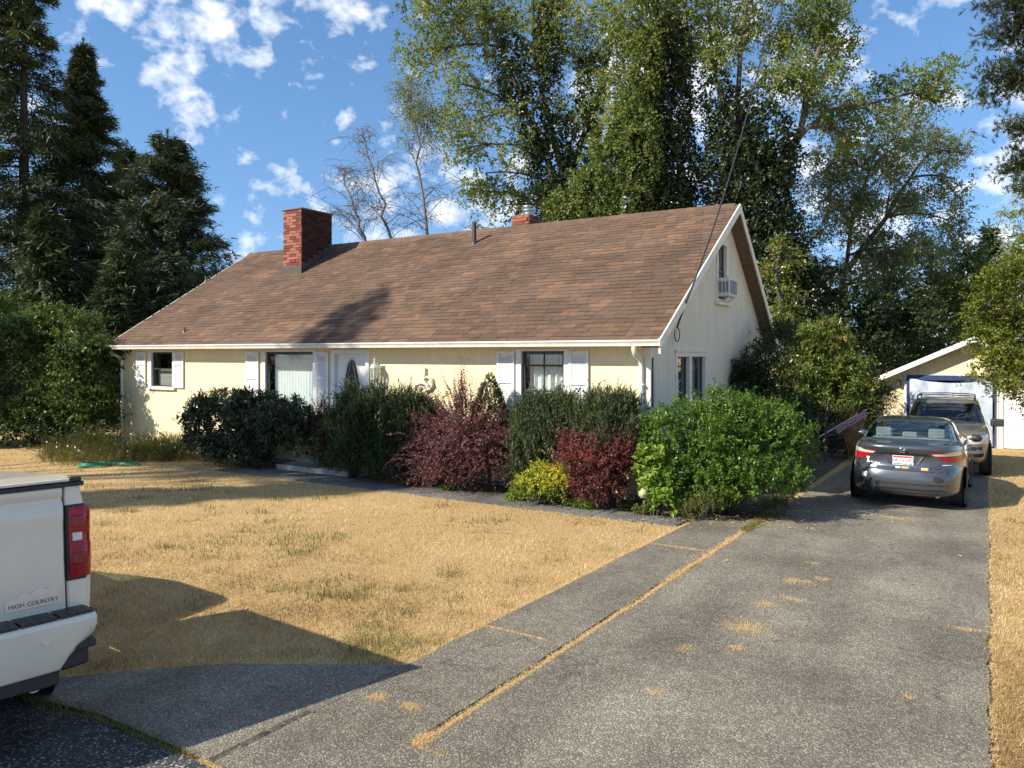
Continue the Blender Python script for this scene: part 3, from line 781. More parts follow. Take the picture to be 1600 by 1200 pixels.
for i in range(26):
    ya_, yb_ = 13.45 + i * .012, 13.45 + (i + 1) * .012
    f_ = lambda q: XR - .2 + .02 * math.sin(q * 95)
    b.add([(f_(ya_), ya_, 1.1), (f_(yb_), yb_, 1.1), (f_(yb_), yb_, 2.35), (f_(ya_), ya_, 2.35)], [(0, 1, 2, 3)])
    ya_, yb_ = 14.35 + i * .012, 14.35 + (i + 1) * .012
    b.add([(f_(ya_), ya_, 1.1), (f_(yb_), yb_, 1.1), (f_(yb_), yb_, 2.35), (f_(ya_), ya_, 2.35)], [(0, 1, 2, 3)])
b.build('curtain', 'blind_grey', gw_)
y0, y1, z0, z1 = GO['upper']
b = MB(); gframe(b, y0 - .01, y1 + .01, z0 - .01, z1 + .01, .07, XR - .10, XR + .022); uw = b.build('gable_window', 'trim_paint', house, bevel=.005)
uw['label'] = 'narrow upper gable window with air conditioner'
b = MB(); b.box((XR - .08, y0 + .06, 4.10), (XR - .04, y1 - .06, 4.14)); b.build('rail', 'dark_frame', uw)
b = MB(); gframe(b, y0 + .06, y1 - .06, z0 + .06, z1 - .06, .03, XR - .09, XR - .05); b.build('sash', 'dark_frame', uw)
b = MB(); b.add([(XR - .065, y0 + .08, 3.95), (XR - .065, y1 - .08, 3.95), (XR - .065, y1 - .08, z1 - .08), (XR - .065, y0 + .08, z1 - .08)], [(0, 1, 2, 3)]); b.build('pane', 'pane', uw)
b = MB(); b.box((XR - .25, y0 + .08, 3.9), (XR - .24, y1 - .28, z1 - .2)); b.build('blind', 'blind', uw)
b = MB(); b.box((XR + .002, y0 - .10, z0 - .07), (XR + .09, y1 + .12, z0 - .015)); b.build('sill', 'trim_paint', uw, bevel=.006)
# ---- big chimney
chim = MB().box((-16.32, 14.60, 4.3), (-15.63, 15.70, 6.30)).build('chimney', 'mortar', house)
def bricks(parent, x0, x1, ya, yb, z0, z1, bl, bh, seed, mname='brick_clay', sides=('f', 'r'), dark_right=False):
    rr = random.Random(seed); cache = {}
    rows = int(round((z1 - z0) / bh)); far = MB()
    for r_ in range(rows):
        z = z0 + r_ * bh
        for face in ('f', 'r', 'l', 'b'):
            A, B = (x0, x1) if face in 'fb' else (ya, yb)
            p = A - (bl / 2 if (r_ % 2) != (face in 'rl') else 0)
            while p < B - .03:
                a, c = max(p, A), min(p + bl - .010, B); p += bl
                if c - a < .03: continue
                pr = .012 + rr.uniform(-.003, .004)
                if rr.random() < .03: pr += .012
                if face in sides:
                    use_dark = face == 'r' and dark_right; key = (face in 'fb', round(c - a, 3), rr.randrange(5))
                    if key not in cache:
                        q = MB()
                        if face == 'f': q.box((0, -.014, 0), (c - a, .012, bh - .010))
                        else: q.box((-.012, 0, 0), (.014, c - a, bh - .010))
                        m_ = q.mesh('brick'); m_.materials.append(MATS['brick_dark' if use_dark else mname]); cache[key] = set_tint(m_, rr.choice((.1, .35, .5, .65, .85, 1.0)))
                    o = bpy.data.objects.new('brick', cache[key]); COL.objects.link(o); o.parent = parent
                    o.matrix_parent_inverse = world_of(parent).inverted()
                    o.location = (a, ya - pr + .010, z) if face == 'f' else (x1 + pr - .010, a, z)
                elif face == 'l': far.box((x0 - pr, a, z), (x0 + .01, c, z + bh - .010))
                elif face == 'b': far.box((a, yb - .01, z), (c, yb + pr, z + bh - .010))
                else: far.box((x1 - .01, a, z), (x1 + pr, c, z + bh - .01))
    if far.v:
        m_ = far.mesh('brick_courses'); set_tint(m_, .4); tag(link('brick_courses', m_, mname, parent), kind='stuff')
bricks(chim, -16.32, -15.63, 14.60, 15.70, 4.42, 6.30, .245, .078, 5, dark_right=True)
b = MB(); b.box((-16.36, 14.56, 6.30), (-15.59, 15.74, 6.335)); b.build('chimney_crown', 'mortar', chim, bevel=.01)
b = MB(); b.box((-16.36, 14.55, 4.40), (-15.59, 14.575, 4.78)); b.build('apron_flashing', 'flashing', chim)
for i in range(6):
    ya_ = 14.62 + i * .19; zz_ = gz_roof(ya_)
    b = MB(); b.box((-15.605, ya_, zz_ - .05), (-15.598, ya_ + .19, zz_ + .29)); b.build('step_flashing', 'flashing', chim)
# ---- small flue chimney behind the ridge
c2 = MB().box((-10.02, 16.25, 4.9), (-9.55, 16.72, 5.84)).build('flue_chimney', 'mortar', house)
bricks(c2, -10.02, -9.55, 16.25, 16.72, 5.36, 5.84, .22, .080, 8)
b = MB(); b.lathe((-9.70, 16.48, 5.84), [(.11, 0), (.11, .1), (.15, .11), (.15, .15), (.10, .16), (.10, .19), (.15, .20), (.13, .24), (.02, .27)], 16); b.build('flue_cap', 'galvanised', c2, smooth=40)
# ---- roof vents
def vent(px, py, h, r, m_, lean=0):
    a, b_, v = ray(px, py); m0 = (RZ - EZ) / (RY - EY); t = (EZ - EY * m0 - CZ) / (v - m0 * b_); P = Vector((t * a, t * b_, CZ + t * v))
    q = MB(); q.lathe(P + Vector((0, 0, -.1)), [(r, 0), (r, h + .1), (r * .8, h + .1), (r * .8, h)], 14, cap=False); q.lathe(P + Vector((0, 0, -.08)), [(r * 2.0, 0), (r * 1.5, .09), (r * 1.05, .13)], 14)
    q.build('roof_vent', m_, house, smooth=40)
vent(741, 381, .52, .052, 'dark_pipe'); vent(288, 520, .14, .03, 'vent_metal'); vent(322, 440, .16, .03, 'vent_metal')
# ------------------------------------------------------------------ vehicles
pmat('paint_grey', (0.078, 0.085, 0.096), (0.086, 0.093, 0.104), 0.30, 2, metal=0.55, coat=1.0)
pmat('paint_beige', (0.20, 0.178, 0.138), (0.175, 0.156, 0.122), 0.38, 2, metal=0.45, coat=0.8)
pmat('paint_white', (0.78, 0.70, 0.56), (0.74, 0.66, 0.53), 0.30, 3, coat=0.7)
pmat('black_plastic', (0.018, 0.018, 0.019), (0.028, 0.028, 0.028), 0.5, 20, bump=0.1)
pmat('gap_shadow_black', (0.006, 0.006, 0.006), None, 0.8)
pmat('tyre_rubber', (0.022, 0.022, 0.022), (0.04, 0.038, 0.036), 0.85, 20, bump=0.3)
pmat('alloy', (0.45, 0.46, 0.47), (0.36, 0.37, 0.38), 0.3, 6, metal=0.9)
pmat('chrome', (0.75, 0.76, 0.78), None, 0.12, metal=1.0)
pmat('lamp_red', (0.38, 0.004, 0.010), (0.31, 0.003, 0.008), 0.22, 6, coat=0.25, spec=0.4)
pmat('lamp_dark_red', (0.26, 0.004, 0.009), (0.20, 0.003, 0.006), 0.25, 6, coat=0.1)
pmat('lamp_clear', (0.72, 0.68, 0.66), (0.58, 0.54, 0.52), 0.12, 12, coat=1.0)
pmat('headlamp', (0.56, 0.53, 0.42), (0.44, 0.41, 0.32), 0.15, 8, coat=0.8)
pmat('seat_cloth', (0.50, 0.51, 0.48), (0.42, 0.43, 0.41), 0.85, 30)
pmat('seat_dark', (0.06, 0.062, 0.065), (0.045, 0.045, 0.047), 0.85, 30)
pmat('plate_white', (0.78, 0.76, 0.76), (0.72, 0.70, 0.70), 0.4)
pmat('plate_red', (0.50, 0.05, 0.06), (0.42, 0.06, 0.07), 0.4)
pmat('plate_blue', (0.04, 0.05, 0.16), None, 0.4)
pmat('print_dark', (0.03, 0.03, 0.05), None, 0.5)
pmat('print_orange', (0.72, 0.33, 0.10), (0.62, 0.40, 0.12), 0.5)
pmat('print_teal', (0.08, 0.34, 0.38), None, 0.5)
pmat('sticker_white', (0.80, 0.80, 0.78), (0.70, 0.72, 0.68), 0.5, 30)
pmat('badge_silver', (0.62, 0.62, 0.60), (0.52, 0.52, 0.50), 0.3, 12, metal=0.6)

class Shell:
    """car skin: horizontal slices, each a superellipse outline; smooth between slices"""
    def __init__(s, layers, n=96, sub=4):
        L = np.array(layers, float)            # z, y_rear, y_front, halfwidth, exponent
        t = np.arange(len(L)); tt = np.linspace(0, len(L) - 1, (len(L) - 1) * sub + 1)
        out_ = []
        for q in tt:
            i = min(int(q), len(L) - 2); f = q - i
            p0, p1, p2, p3 = L[max(i - 1, 0)], L[i], L[i + 1], L[min(i + 2, len(L) - 1)]
            m1, m2 = (p2 - p0) * .5, (p3 - p1) * .5
            # limit tangents so that slices never overshoot
            d = p2 - p1
            m1 = np.where(m1 * d <= 0, 0, np.sign(d) * np.minimum(abs(m1), 2 * abs(d))); m2 = np.where(m2 * d <= 0, 0, np.sign(d) * np.minimum(abs(m2), 2 * abs(d)))
            h = f * f * (3 - 2 * f)
            out_.append(p1 * (1 + 2 * f) * (1 - f) ** 2 + m1 * f * (1 - f) ** 2 + p2 * f * f * (3 - 2 * f) + m2 * f * f * (f - 1))
        s.L = np.array(out_); s.n = n
        s.V = []
        for z, yr, yf, w, p in s.L:
            yc, l_ = (yr + yf) / 2, (yf - yr) / 2
            for k in range(n):
                t = 2 * math.pi * (k + .5) / n
                cx, sy = math.cos(t), math.sin(t)
                # even spacing along the rounded box
                m = (abs(cx) ** p + abs(sy) ** p) ** (-1 / p)
                s.V.append((w * cx * m, yc + l_ * sy * m, z))
        s.faces = []
        for i in range(len(s.L) - 1):
            for k in range(n):
                s.faces.append((i * n + k, i * n + (k + 1) % n, (i + 1) * n + (k + 1) % n, (i + 1) * n + k))
        e = (len(s.L) - 1) * n
        s.cap = [tuple(e + k for k in range(n)), tuple(range(n))[::-1]]
    def split(s, rules):
        """rules: list of (key, test(cx,cy,cz)); returns {key: MB}, rest under 'body'"""
        res = {}
        for f in s.faces + s.cap:
            c = np.mean([s.V[i] for i in f], axis=0); key = 'body'
            if len(f) == 4:
                for k, t in rules:
                    if t(*c): key = k; break
            res.setdefault(key, []).append(f)
        o = {}
        for k, fs in res.items():
            b = MB(); mp = {}
            for f in fs:
                q = []
                for i in f:
                    if i not in mp: mp[i] = len(b.v); b.v.append(s.V[i])
                    q.append(mp[i])
                b.f.append(tuple(q))
            o[k] = b
        return o
    def end_y(s, x, z, rear=True):
        L = s.L; zz = np.clip(z, L[0, 0], L[-1, 0])
        yr, yf, w, p = [np.interp(zz, L[:, 0], L[:, j]) for j in (1, 2, 3, 4)]
        yc, l_ = (yr + yf) / 2, (yf - yr) / 2
        m = max(0.0, 1 - min(abs(x) / w, 1) ** p) ** (1 / p)
        return yc - l_ * m if rear else yc + l_ * m
    def patch(s, rows, off=.006, nx=10, rear=True):
        """piece laid on the end face: rows of (z, x0, x1); a solid plate off proud of the skin"""
        b = MB(); sg = -1 if rear else 1; g = []
        for d in (off, -.012):
            for z, x0, x1 in rows:
                for i in range(nx + 1):
                    x = x0 + (x1 - x0) * i / nx
                    b.v.append((x, s.end_y(x, z, rear) + sg * d, z))
        m = nx + 1; R_ = len(rows); o = R_ * m
        for j in range(R_ - 1):
            for i in range(nx):
                b.f.append((j * m + i, j * m + i + 1, (j + 1) * m + i + 1, (j + 1) * m + i))
        rim = [i for i in range(m)] + [j * m + nx for j in range(1, R_)] + [(R_ - 1) * m + i for i in range(nx - 1, -1, -1)] + [j * m for j in range(R_ - 2, 0, -1)]
        for a, c in zip(rim, rim[1:] + rim[:1]): b.f.append((a, c, c + o, a + o))
        return b
def wheel(parent, x, y, r, w, side, rimr=None, rim_m='alloy'):
    rimr = rimr or r * .66
    q = MB(); c = (x, y, r)
    q.lathe(c, [(rimr, -w / 2 + .01), (r * .93, -w / 2), (r, -w / 2 + .03), (r, w / 2 - .03), (r * .93, w / 2), (rimr, w / 2 - .01)], 32, 'x', cap=False)
    k = 0
    wh = q.build('wheel', 'tyre_rubber', parent, smooth=40, world=False)
    q = MB(); s_ = side
    q.lathe(c, [(rimr + .004, s_ * (w / 2 - .012)), (rimr * .9, s_ * (w / 2 - .03)), (rimr * .88, s_ * (w / 2 - .09)), (.03, s_ * (w / 2 - .09))], 28, 'x')
    for i in range(5):
        t = 2 * math.pi * i / 5
        q.bar((x + s_ * (w / 2 - .05), y + .03 * math.cos(t), r + .03 * math.sin(t)), (x + s_ * (w / 2 - .035), y + rimr * .92 * math.cos(t), r + rimr * .92 * math.sin(t)), .07, .03, up=(1, 0, 0))
    q.lathe(c, [(.055, s_ * (w / 2 - .08)), (.05, s_ * (w / 2 - .02))], 14, 'x')
    o = q.build('rim', rim_m, wh, world=False)
    return wh
def arch(parent, x, y, r, side):
    q = MB(); q.lathe((x, y, r), [(r * 1.16, 0), (r * 1.16, side * .006), (r * 1.10, side * .008)], 32, 'x'); q.build('wheel_arch', 'gap_shadow_black', parent, world=False)

# ---- grey sedan seen from behind
car = thing('sedan', 'dark grey four-door sedan parked tail-on with stickers on its boot', 'car', (-1.14, 13.42, gz(13.9) + .022), rz=R(-.6))
car.scale = (.945, .945, .945)
car.rotation_euler = (R(-1.15), 0, R(-.6))
SH = Shell([(.20, .22, 4.40, .80, 5), (.26, .08, 4.55, .86, 4.8), (.34, .02, 4.62, .885, 4.6), (.50, .0, 4.64, .89, 4.5), (.64, .035, 4.62, .89, 4.4), (.70, .085, 4.60, .889, 4.3),
            (.80, .10, 4.55, .885, 4.2), (.90, .085, 4.40, .872, 4.1), (1.00, .04, 4.10, .845, 4.1), (1.045, .06, 3.85, .81, 4.2), (1.065, .20, 3.6, .785, 4.5), (1.085, .60, 3.42, .765, 5),
            (1.20, .86, 3.08, .715, 5), (1.32, 1.16, 2.75, .66, 5), (1.39, 1.42, 2.5, .60, 4.6), (1.425, 1.85, 2.3, .50, 4), (1.44, 2.05, 2.15, .30, 3)])
rear_t = lambda x, y, z: 1.10 < z < 1.37 and y < 1.62 and abs(x) < .70 - (z - 1.10) * .42
front_t = lambda x, y, z: 1.10 < z < 1.37 and y > 2.5 and abs(x) < .66 - (z - 1.1) * .3
side_t = lambda x, y, z: 1.095 < z < 1.36 and abs(x) > .3 and 1.12 + (z - 1.1) * 1.0 < y < 3.0 - (z - 1.1) * .95 and not 1.98 < y < 2.06
sp = SH.split([('rear', rear_t), ('front', front_t)] + [('side%d%d' % (i, j), (lambda i, j: lambda x, y, z: side_t(x, y, z) and (x > 0) == bool(i) and (y > 2.02) == bool(j))(i, j)) for i in (0, 1) for j in (0, 1)])
body = sp['body'].build('body', 'paint_grey', car, smooth=42, world=False)
sp['rear'].build('rear_window', 'car_glass', car, smooth=60, world=False)
sp['front'].build('windscreen', 'car_glass', car, smooth=60, world=False)
for k_ in sp:
    if k_.startswith('side'): sp[k_].build('side_window', 'car_glass', car, smooth=60, world=False)
for x0, sgn in ((-1, -1), (1, 1)):
    def lam(rows, nm, m_, par=car, off=.008):
        rw = [(z, sgn * a, sgn * b) for z, a, b in rows]
        if sgn < 0: pass
        return SH.patch(rw, off, 14).build(nm, m_, par, smooth=50, world=False)
    tl = lam([(.785, .66, .845), (.82, .60, .862), (.86, .53, .858), (.895, .47, .853)], 'tail_lamp', 'lamp_red')
    lam([(.896, .46, .853), (.915, .43, .850), (.930, .42, .848), (.948, .60, .846), (.960, .70, .838)], 'clear_lens', 'lamp_clear', tl, .009)
    lam([(.928, .41, .50), (.940, .40, .60), (.950, .405, .66)], 'chrome_strip', 'lamp_red', tl, .010)
def rp(rows, nm, m_, par=car, off=.006, nx=12):
    return SH.patch(rows, off, nx).build(nm, m_, par, smooth=50, world=False)
rp([(.888, -.40, .40), (.905, -.38, .38), (.922, -.35, .35)], 'boot_lip_shadow', 'gap_shadow_black', off=.010)  # black strip painted in as the shadow beneath the boot lip
rp([(.74, -.20, .20), (.885, -.30, .30)], 'plate_recess', 'paint_grey', off=.002)
rp([(.41, -.62, .62), (.425, -.68, .68), (.44, -.62, .62)], 'bumper_crease', 'black_plastic', off=.004)
rp([(.27, -.60, .60), (.34, -.62, .62), (.355, -.56, .56)], 'lower_valance', 'black_plastic', off=.006)
rp([(.635, -.64, .64), (.645, -.68, .68)], 'bumper_seam', 'gap_shadow_black', off=.003)
for s in (-1, 1):
    q = MB(); pts = [(s * .64, .645), (s * .52, .69), (s * .38, .705)]
    for (xa, za), (xb, zb) in zip(pts[:-1], pts[1:]): q.bar((xa, SH.end_y(xa, za) - .002, za), (xb, SH.end_y(xb, zb) - .002, zb), .006, .008)
    q.build('boot_seam', 'gap_shadow_black', car, world=False)
    q = MB(); q.bar((s * .205, SH.end_y(.2, .745) - .008, .745), (s * .29, SH.end_y(.29, .875) - .008, .875), .022, .02); q.build('recess_trim', 'chrome' if s > 0 else 'paint_grey', car, world=False)
# number plate
py_ = SH.end_y(0, .80) - .012
q = MB(); q.box((-.155, py_ - .006, .725), (.155, py_, .88)); plate = q.build('number_plate', 'plate_white', car, bevel=.004, world=False)
MB().box((-.145, py_ - .009, .845), (.145, py_ - .004, .874)).build('plate_band', 'plate_red', plate, world=False)
MB().box((-.14, py_ - .009, .738), (.08, py_ - .004, .75)).build('plate_stripe', 'plate_blue', plate, world=False)
MB().box((.09, py_ - .009, .732), (.14, py_ - .004, .762)).build('plate_tab', 'print_teal', plate, world=False)
def car_text(nm, body_, size, x, y, z, m_, par, root):
    M_ = world_of(root) @ Matrix.Translation((x, y, z)) @ Matrix.Rotation(R(90), 4, 'X')
    return text_obj(nm, body_, size, M_, m_, par)
car_text('plate_text', '1A 735PD', .078, 0, py_ - .008, .80, 'print_dark', plate, car)
# emblem: three ovals
q = MB()
for a, c, dz in ((.062, .043, 0), (.022, .040, 0), (.045, .018, .018)):
    ring = [(a * math.cos(2 * math.pi * k / 24), c * math.sin(2 * math.pi * k / 24) + dz) for k in range(25)]
    q.tube([(x, SH.end_y(x, .975 + z) - .012, .975 + z) for x, z in ring], .006, 6, cap=False)
tag(q.build('emblem', 'chrome', car, smooth=60, world=False))
def sticker(x0, x1, z0, z1, m_):
    return rp([(z0, x0, x1), ((z0 + z1) / 2, x0, x1), (z1, x0, x1)], 'sticker', m_, off=.004, nx=4)
sticker(-.50, -.40, .665, .70, 'sticker_white'); sticker(-.63, -.545, .50, .575, 'sticker_white')
for x, z, w_, h_ in ((-.565, .80, .05, .03), (-.552, .765, .026, .03), (-.56, .735, .05, .02), (-.50, .738, .04, .014), (-.44, .733, .05, .012), (-.38, .728, .03, .012)):
    sticker(x, x + w_, z, z + h_, 'sticker_white')
sticker(-.11, -.04, .675, .70, 'sticker_white'); sticker(-.02, .085, .673, .70, 'print_orange'); sticker(-.035, -.022, .673, .70, 'print_dark')
sticker(.29, .37, .66, .70, 'print_orange'); rp([(.66, .27, .272), (.68, .27, .295), (.70, .27, .272)], 'sticker', 'sticker_white', off=.006, nx=3)
sticker(.57, .69, .745, .757, 'sticker_white')
# scrape on the bumper corner
rp([(.47, .50, .56), (.50, .44, .60), (.545, .45, .58), (.57, .44, .50)], 'bumper_scrape', 'black_plastic', off=.003, nx=6)
# exhaust, mirrors, handles, wheels
q = MB(); q.lathe((.50, .12, .25), [(.035, 0), (.035, .3), (.028, .3), (.028, .01)], 14, 'y'); q.build('exhaust', 'flashing', car, smooth=40, world=False)
for s in (-1, 1):
    q = MB(); q.lathe((s * .99, 2.95, 1.02), [(.02, -.09), (.075, -.08), (.09, -.02), (.07, .06), (.02, .09)], 14, 'x')
    q.v = [(x, 2.95 + (y - 2.95) * .8, 1.02 + (z - 1.02) * .85) for x, y, z in q.v]
    q.bar((s * .86, 2.97, 1.0), (s * .95, 2.95, 1.0), .05, .03)
    q.build('wing_mirror', 'paint_grey' if s < 0 else 'black_plastic', car, smooth=50, world=False)
    for y in (1.75, 2.75):
        q = MB(); q.bar((s * .893, y - .1, .90), (s * .893, y + .1, .90), .03, .025); q.build('door_handle', 'paint_grey', car, bevel=.006, world=False)
    for y in (.98, 3.68):
        arch(car, s * .886, y, .315, s); wheel(car, s * .745, y, .315, .20, s)
# interior
MB().box((-.72, .9, .40), (.72, 3.3, .46)).build('cabin_floor', 'seat_dark', car, world=False)
MB().box((-.70, .64, 1.04), (.70, 1.22, 1.08)).build('parcel_shelf', 'seat_dark', car, world=False)
MB().box((-.64, 1.20, .5), (.64, 1.38, 1.10)).build('rear_seat', 'seat_cloth', car, bevel=.04, world=False)
for x, w_, h_ in ((-.42, .13, .17), (0, .12, .10), (.42, .13, .17)):
    MB().box((x - w_, 1.22, 1.10), (x + w_, 1.32, 1.10 + h_)).build('headrest', 'seat_cloth', car, bevel=.03, seg=3, world=False)
for x in (-.38, .38):
    q = MB(); q.box((x - .24, 2.15, .5), (x + .24, 2.30, 1.08)); q.build('front_seat', 'seat_cloth', car, bevel=.04, world=False)
    MB().box((x - .12, 2.18, 1.12), (x + .12, 2.27, 1.27)).build('headrest', 'seat_cloth', car, bevel=.03, world=False)
MB().box((-.68, 3.0, .8), (.68, 3.4, 1.08)).build('dashboard', 'seat_dark', car, bevel=.04, world=False)
MB().box((-.09, 2.86, 1.27), (.09, 2.88, 1.32)).build('rear_view_mirror', 'black_plastic', car, world=False)

# ---- beige sport utility parked nose-out behind it
suv = thing('sport_utility', 'beige sport utility vehicle with roof rails parked facing out before garage', 'car', (-.79, 18.15, gz(19) + .022), rz=R(1.0))
suv.scale = (.93, .93, .915)
SV = Shell([(.32, .14, 4.45, .84, 5), (.40, .02, 4.55, .90, 4.5), (.52, 0, 4.6, .92, 4.5), (.66, .03, 4.62, .93, 4.6), (.80, .05, 4.6, .93, 4.8), (.92, .08, 4.58, .915, 5), (1.0, .16, 4.55, .89, 5),
            (1.045, .34, 4.5, .865, 5), (1.08, .9, 4.46, .85, 6), (1.10, 1.28, 4.44, .84, 7), (1.25, 1.52, 4.38, .80, 7), (1.42, 1.78, 4.30, .75, 7), (1.56, 2.02, 4.2, .70, 7), (1.62, 2.2, 4.1, .65, 6), (1.65, 2.5, 3.8, .5, 5)])
sp = SV.split([('front', lambda x, y, z: 1.12 < z < 1.57 and y < 2.1 and abs(x) < .78 - (z - 1.12) * .26), ] + [('side%d%d' % (i, j), (lambda i, j: lambda x, y, z: 1.14 < z < 1.54 and abs(x) > .5 and 1.85 + (z - 1.14) * .5 < y < 4.05 and not 2.85 < y < 2.95 and (x > 0) == bool(i) and (y > 2.9) == bool(j))(i, j)) for i in (0, 1) for j in (0, 1)])
sp['body'].build('body', 'paint_beige', suv, smooth=42, world=False)
sp['front'].build('windscreen', 'car_glass', suv, smooth=60, world=False)
for k_ in sp:
    if k_.startswith('side'): sp[k_].build('side_window', 'car_glass', suv, smooth=60, world=False)
def sv(rows, nm, m_, par=suv, off=.008, nx=12): return SV.patch(rows, off, nx).build(nm, m_, par, smooth=50, world=False)
sv([(.77, -.38, .38), (.95, -.40, .40)], 'grille', 'paint_beige', off=.02)
for i in range(7):
    x = -.33 + i * .11; sv([(.79, x - .035, x + .035), (.93, x - .035, x + .035)], 'grille_slot', 'gap_shadow_black', off=.024, nx=2)
for s in (-1, 1):
    hl = sv([(.76, s * .46, s * .86), (.84, s * .45, s * .87), (.93, s * .46, s * .865), (.945, s * .48, s * .85)], 'headlamp', 'headlamp', off=.012)
    sv([(.80, s * .48, s * .62), (.91, s * .48, s * .62)], 'reflector', 'lamp_clear', hl, off=.016, nx=6)
    sv([(.47, s * .58, s * .76), (.55, s * .56, s * .78)], 'fog_lamp', 'gap_shadow_black', off=.012, nx=6)
    q = MB(); q.box((s * .92, 1.72, 1.04), (s * 1.19, 1.88, 1.22)); q.build('wing_mirror', 'black_plastic', suv, bevel=.035, seg=3, world=False)
    q = MB(); q.tube([(s * .62, 2.25, 1.63), (s * .62, 2.4, 1.70), (s * .62, 3.9, 1.70), (s * .62, 4.02, 1.63)], .018, 8); q.build('roof_rail', 'black_plastic', suv, smooth=50, world=False)
    for y in (.92, 3.6): arch(suv, s * .905, y, .37, s); wheel(suv, s * .81, y, .37, .24, s)
q = MB()
for y in (2.55, 3.6): q.tube([(-.62, y, 1.715), (0, y, 1.735), (.62, y, 1.715)], .015, 8)
for i, y in enumerate((2.55, 3.6)):
    q = MB(); q.tube([(-.62, y, 1.715), (0, y, 1.735), (.62, y, 1.715)], .015, 8); q.build('roof_crossbar', 'black_plastic', suv, world=False)
sv([(.62, -.88, .88), (.70, -.88, .88)], 'bumper_strip', 'black_plastic', off=.012)
sv([(.44, -.45, .45), (.56, -.47, .47)], 'lower_intake', 'gap_shadow_black', off=.006)
MB().box((-.75, 1.3, .5), (.75, 4.2, .56)).build('cabin_floor', 'seat_dark', suv, world=False)
MB().box((-.74, 1.42, .9), (.74, 1.85, 1.13)).build('dashboard', 'seat_dark', suv, bevel=.05, world=False)
for x in (-.38, .38):
    MB().box((x - .25, 2.55, .6), (x + .25, 2.72, 1.28)).build('front_seat', 'seat_dark', suv, bevel=.05, world=False)
    MB().box((x - .13, 2.58, 1.30), (x + .13, 2.68, 1.46)).build('headrest', 'seat_dark', suv, bevel=.03, world=False)
q = MB(); q.tube([(.38 + .19 * math.cos(t), 2.0 - .05 * math.sin(t), 1.12 + .17 * math.sin(t)) for t in np.linspace(0, 2 * math.pi, 25)], .016, 6, cap=False); q.build('steering_wheel', 'black_plastic', suv, world=False)
for s in (-1, 1):
    q = MB(); q.bar((s * .1, 1.26, 1.115), (s * .1 + .5, 1.34, 1.15), .02, .012); q.build('wiper', 'black_plastic', suv, world=False)

# ---- white pickup, tail towards the drive
TRZ = R(78)
tcorner = Vector((-4.535, 2.60)); tr = Vector((math.cos(TRZ), math.sin(TRZ)))
tb = tcorner - tr * 1.0
truck = thing('pickup_truck', 'white pickup truck with red tail lamp and covered bed', 'truck', (tb.x, tb.y, gz(1.6, tb.x) + .025), rz=TRZ)
truck.rotation_euler = (R(-5.5), 0, TRZ)
for s in (-1, 1):                                           # bed side and rear corner, one skin
    q = MB()
    prof = [(s * 1.0, .02), (s * .985, 0), (s * .88, 0), (s * .88, 2.05), (s * 1.01, 2.05), (s * 1.015, 1.0)]
    outl = [(.60, .0), (.80, .012), (.98, .016), (1.15, .004), (1.30, -.012), (1.40, -.035), (1.435, -.06)]
    g = []; k0 = len(q.v)
    for z, dx in outl:
        for x, y in prof: q.v.append((x + (s * dx if abs(x) > .9 else 0), y, z))
    n_ = len(prof)
    for i in range(len(outl) - 1):
        for j in range(n_):
            q.f.append((k0 + i * n_ + j, k0 + i * n_ + (j + 1) % n_, k0 + (i + 1) * n_ + (j + 1) % n_, k0 + (i + 1) * n_ + j))
    q.f.append(tuple(k0 + (len(outl) - 1) * n_ + j for j in range(n_))); q.f.append(tuple(k0 + j for j in range(n_))[::-1])
    q.build('bed_side', 'paint_white', truck, bevel=.012, smooth=40, world=False)
q = MB()                                                   # tailgate: pressed panel with rolled top
prof = [(.0, .63), (-.012, .68), (-.010, .95), (-.012, 1.16), (-.020, 1.22), (-.022, 1.28), (-.006, 1.315), (.004, 1.33), (-.012, 1.36), (-.012, 1.395), (.03, 1.41), (.08, 1.41), (.08, .63)]
q.prism(prof, 'x', -.867, .867); gate = q.build('tailgate', 'paint_white', truck, bevel=.008, smooth=35, world=False)
q = MB(); q.box((-.79, -.016, 1.398), (.985, .10, 1.425)); q.build('gate_cap', 'black_plastic', truck, bevel=.006, world=False)
q = MB(); q.prism([(-.03, 1.43), (-.03, 1.447), (.3, 1.468), (2.05, 1.475), (2.05, 1.43)], 'x', -.94, .94); q.build('bed_cover', 'paint_white', truck, bevel=.006, world=False)
q = MB(); q.box((.90, -.034, 1.427), (.965, 2.0, 1.452)); q.build('cover_rail', 'black_plastic', truck, bevel=.005, world=False)
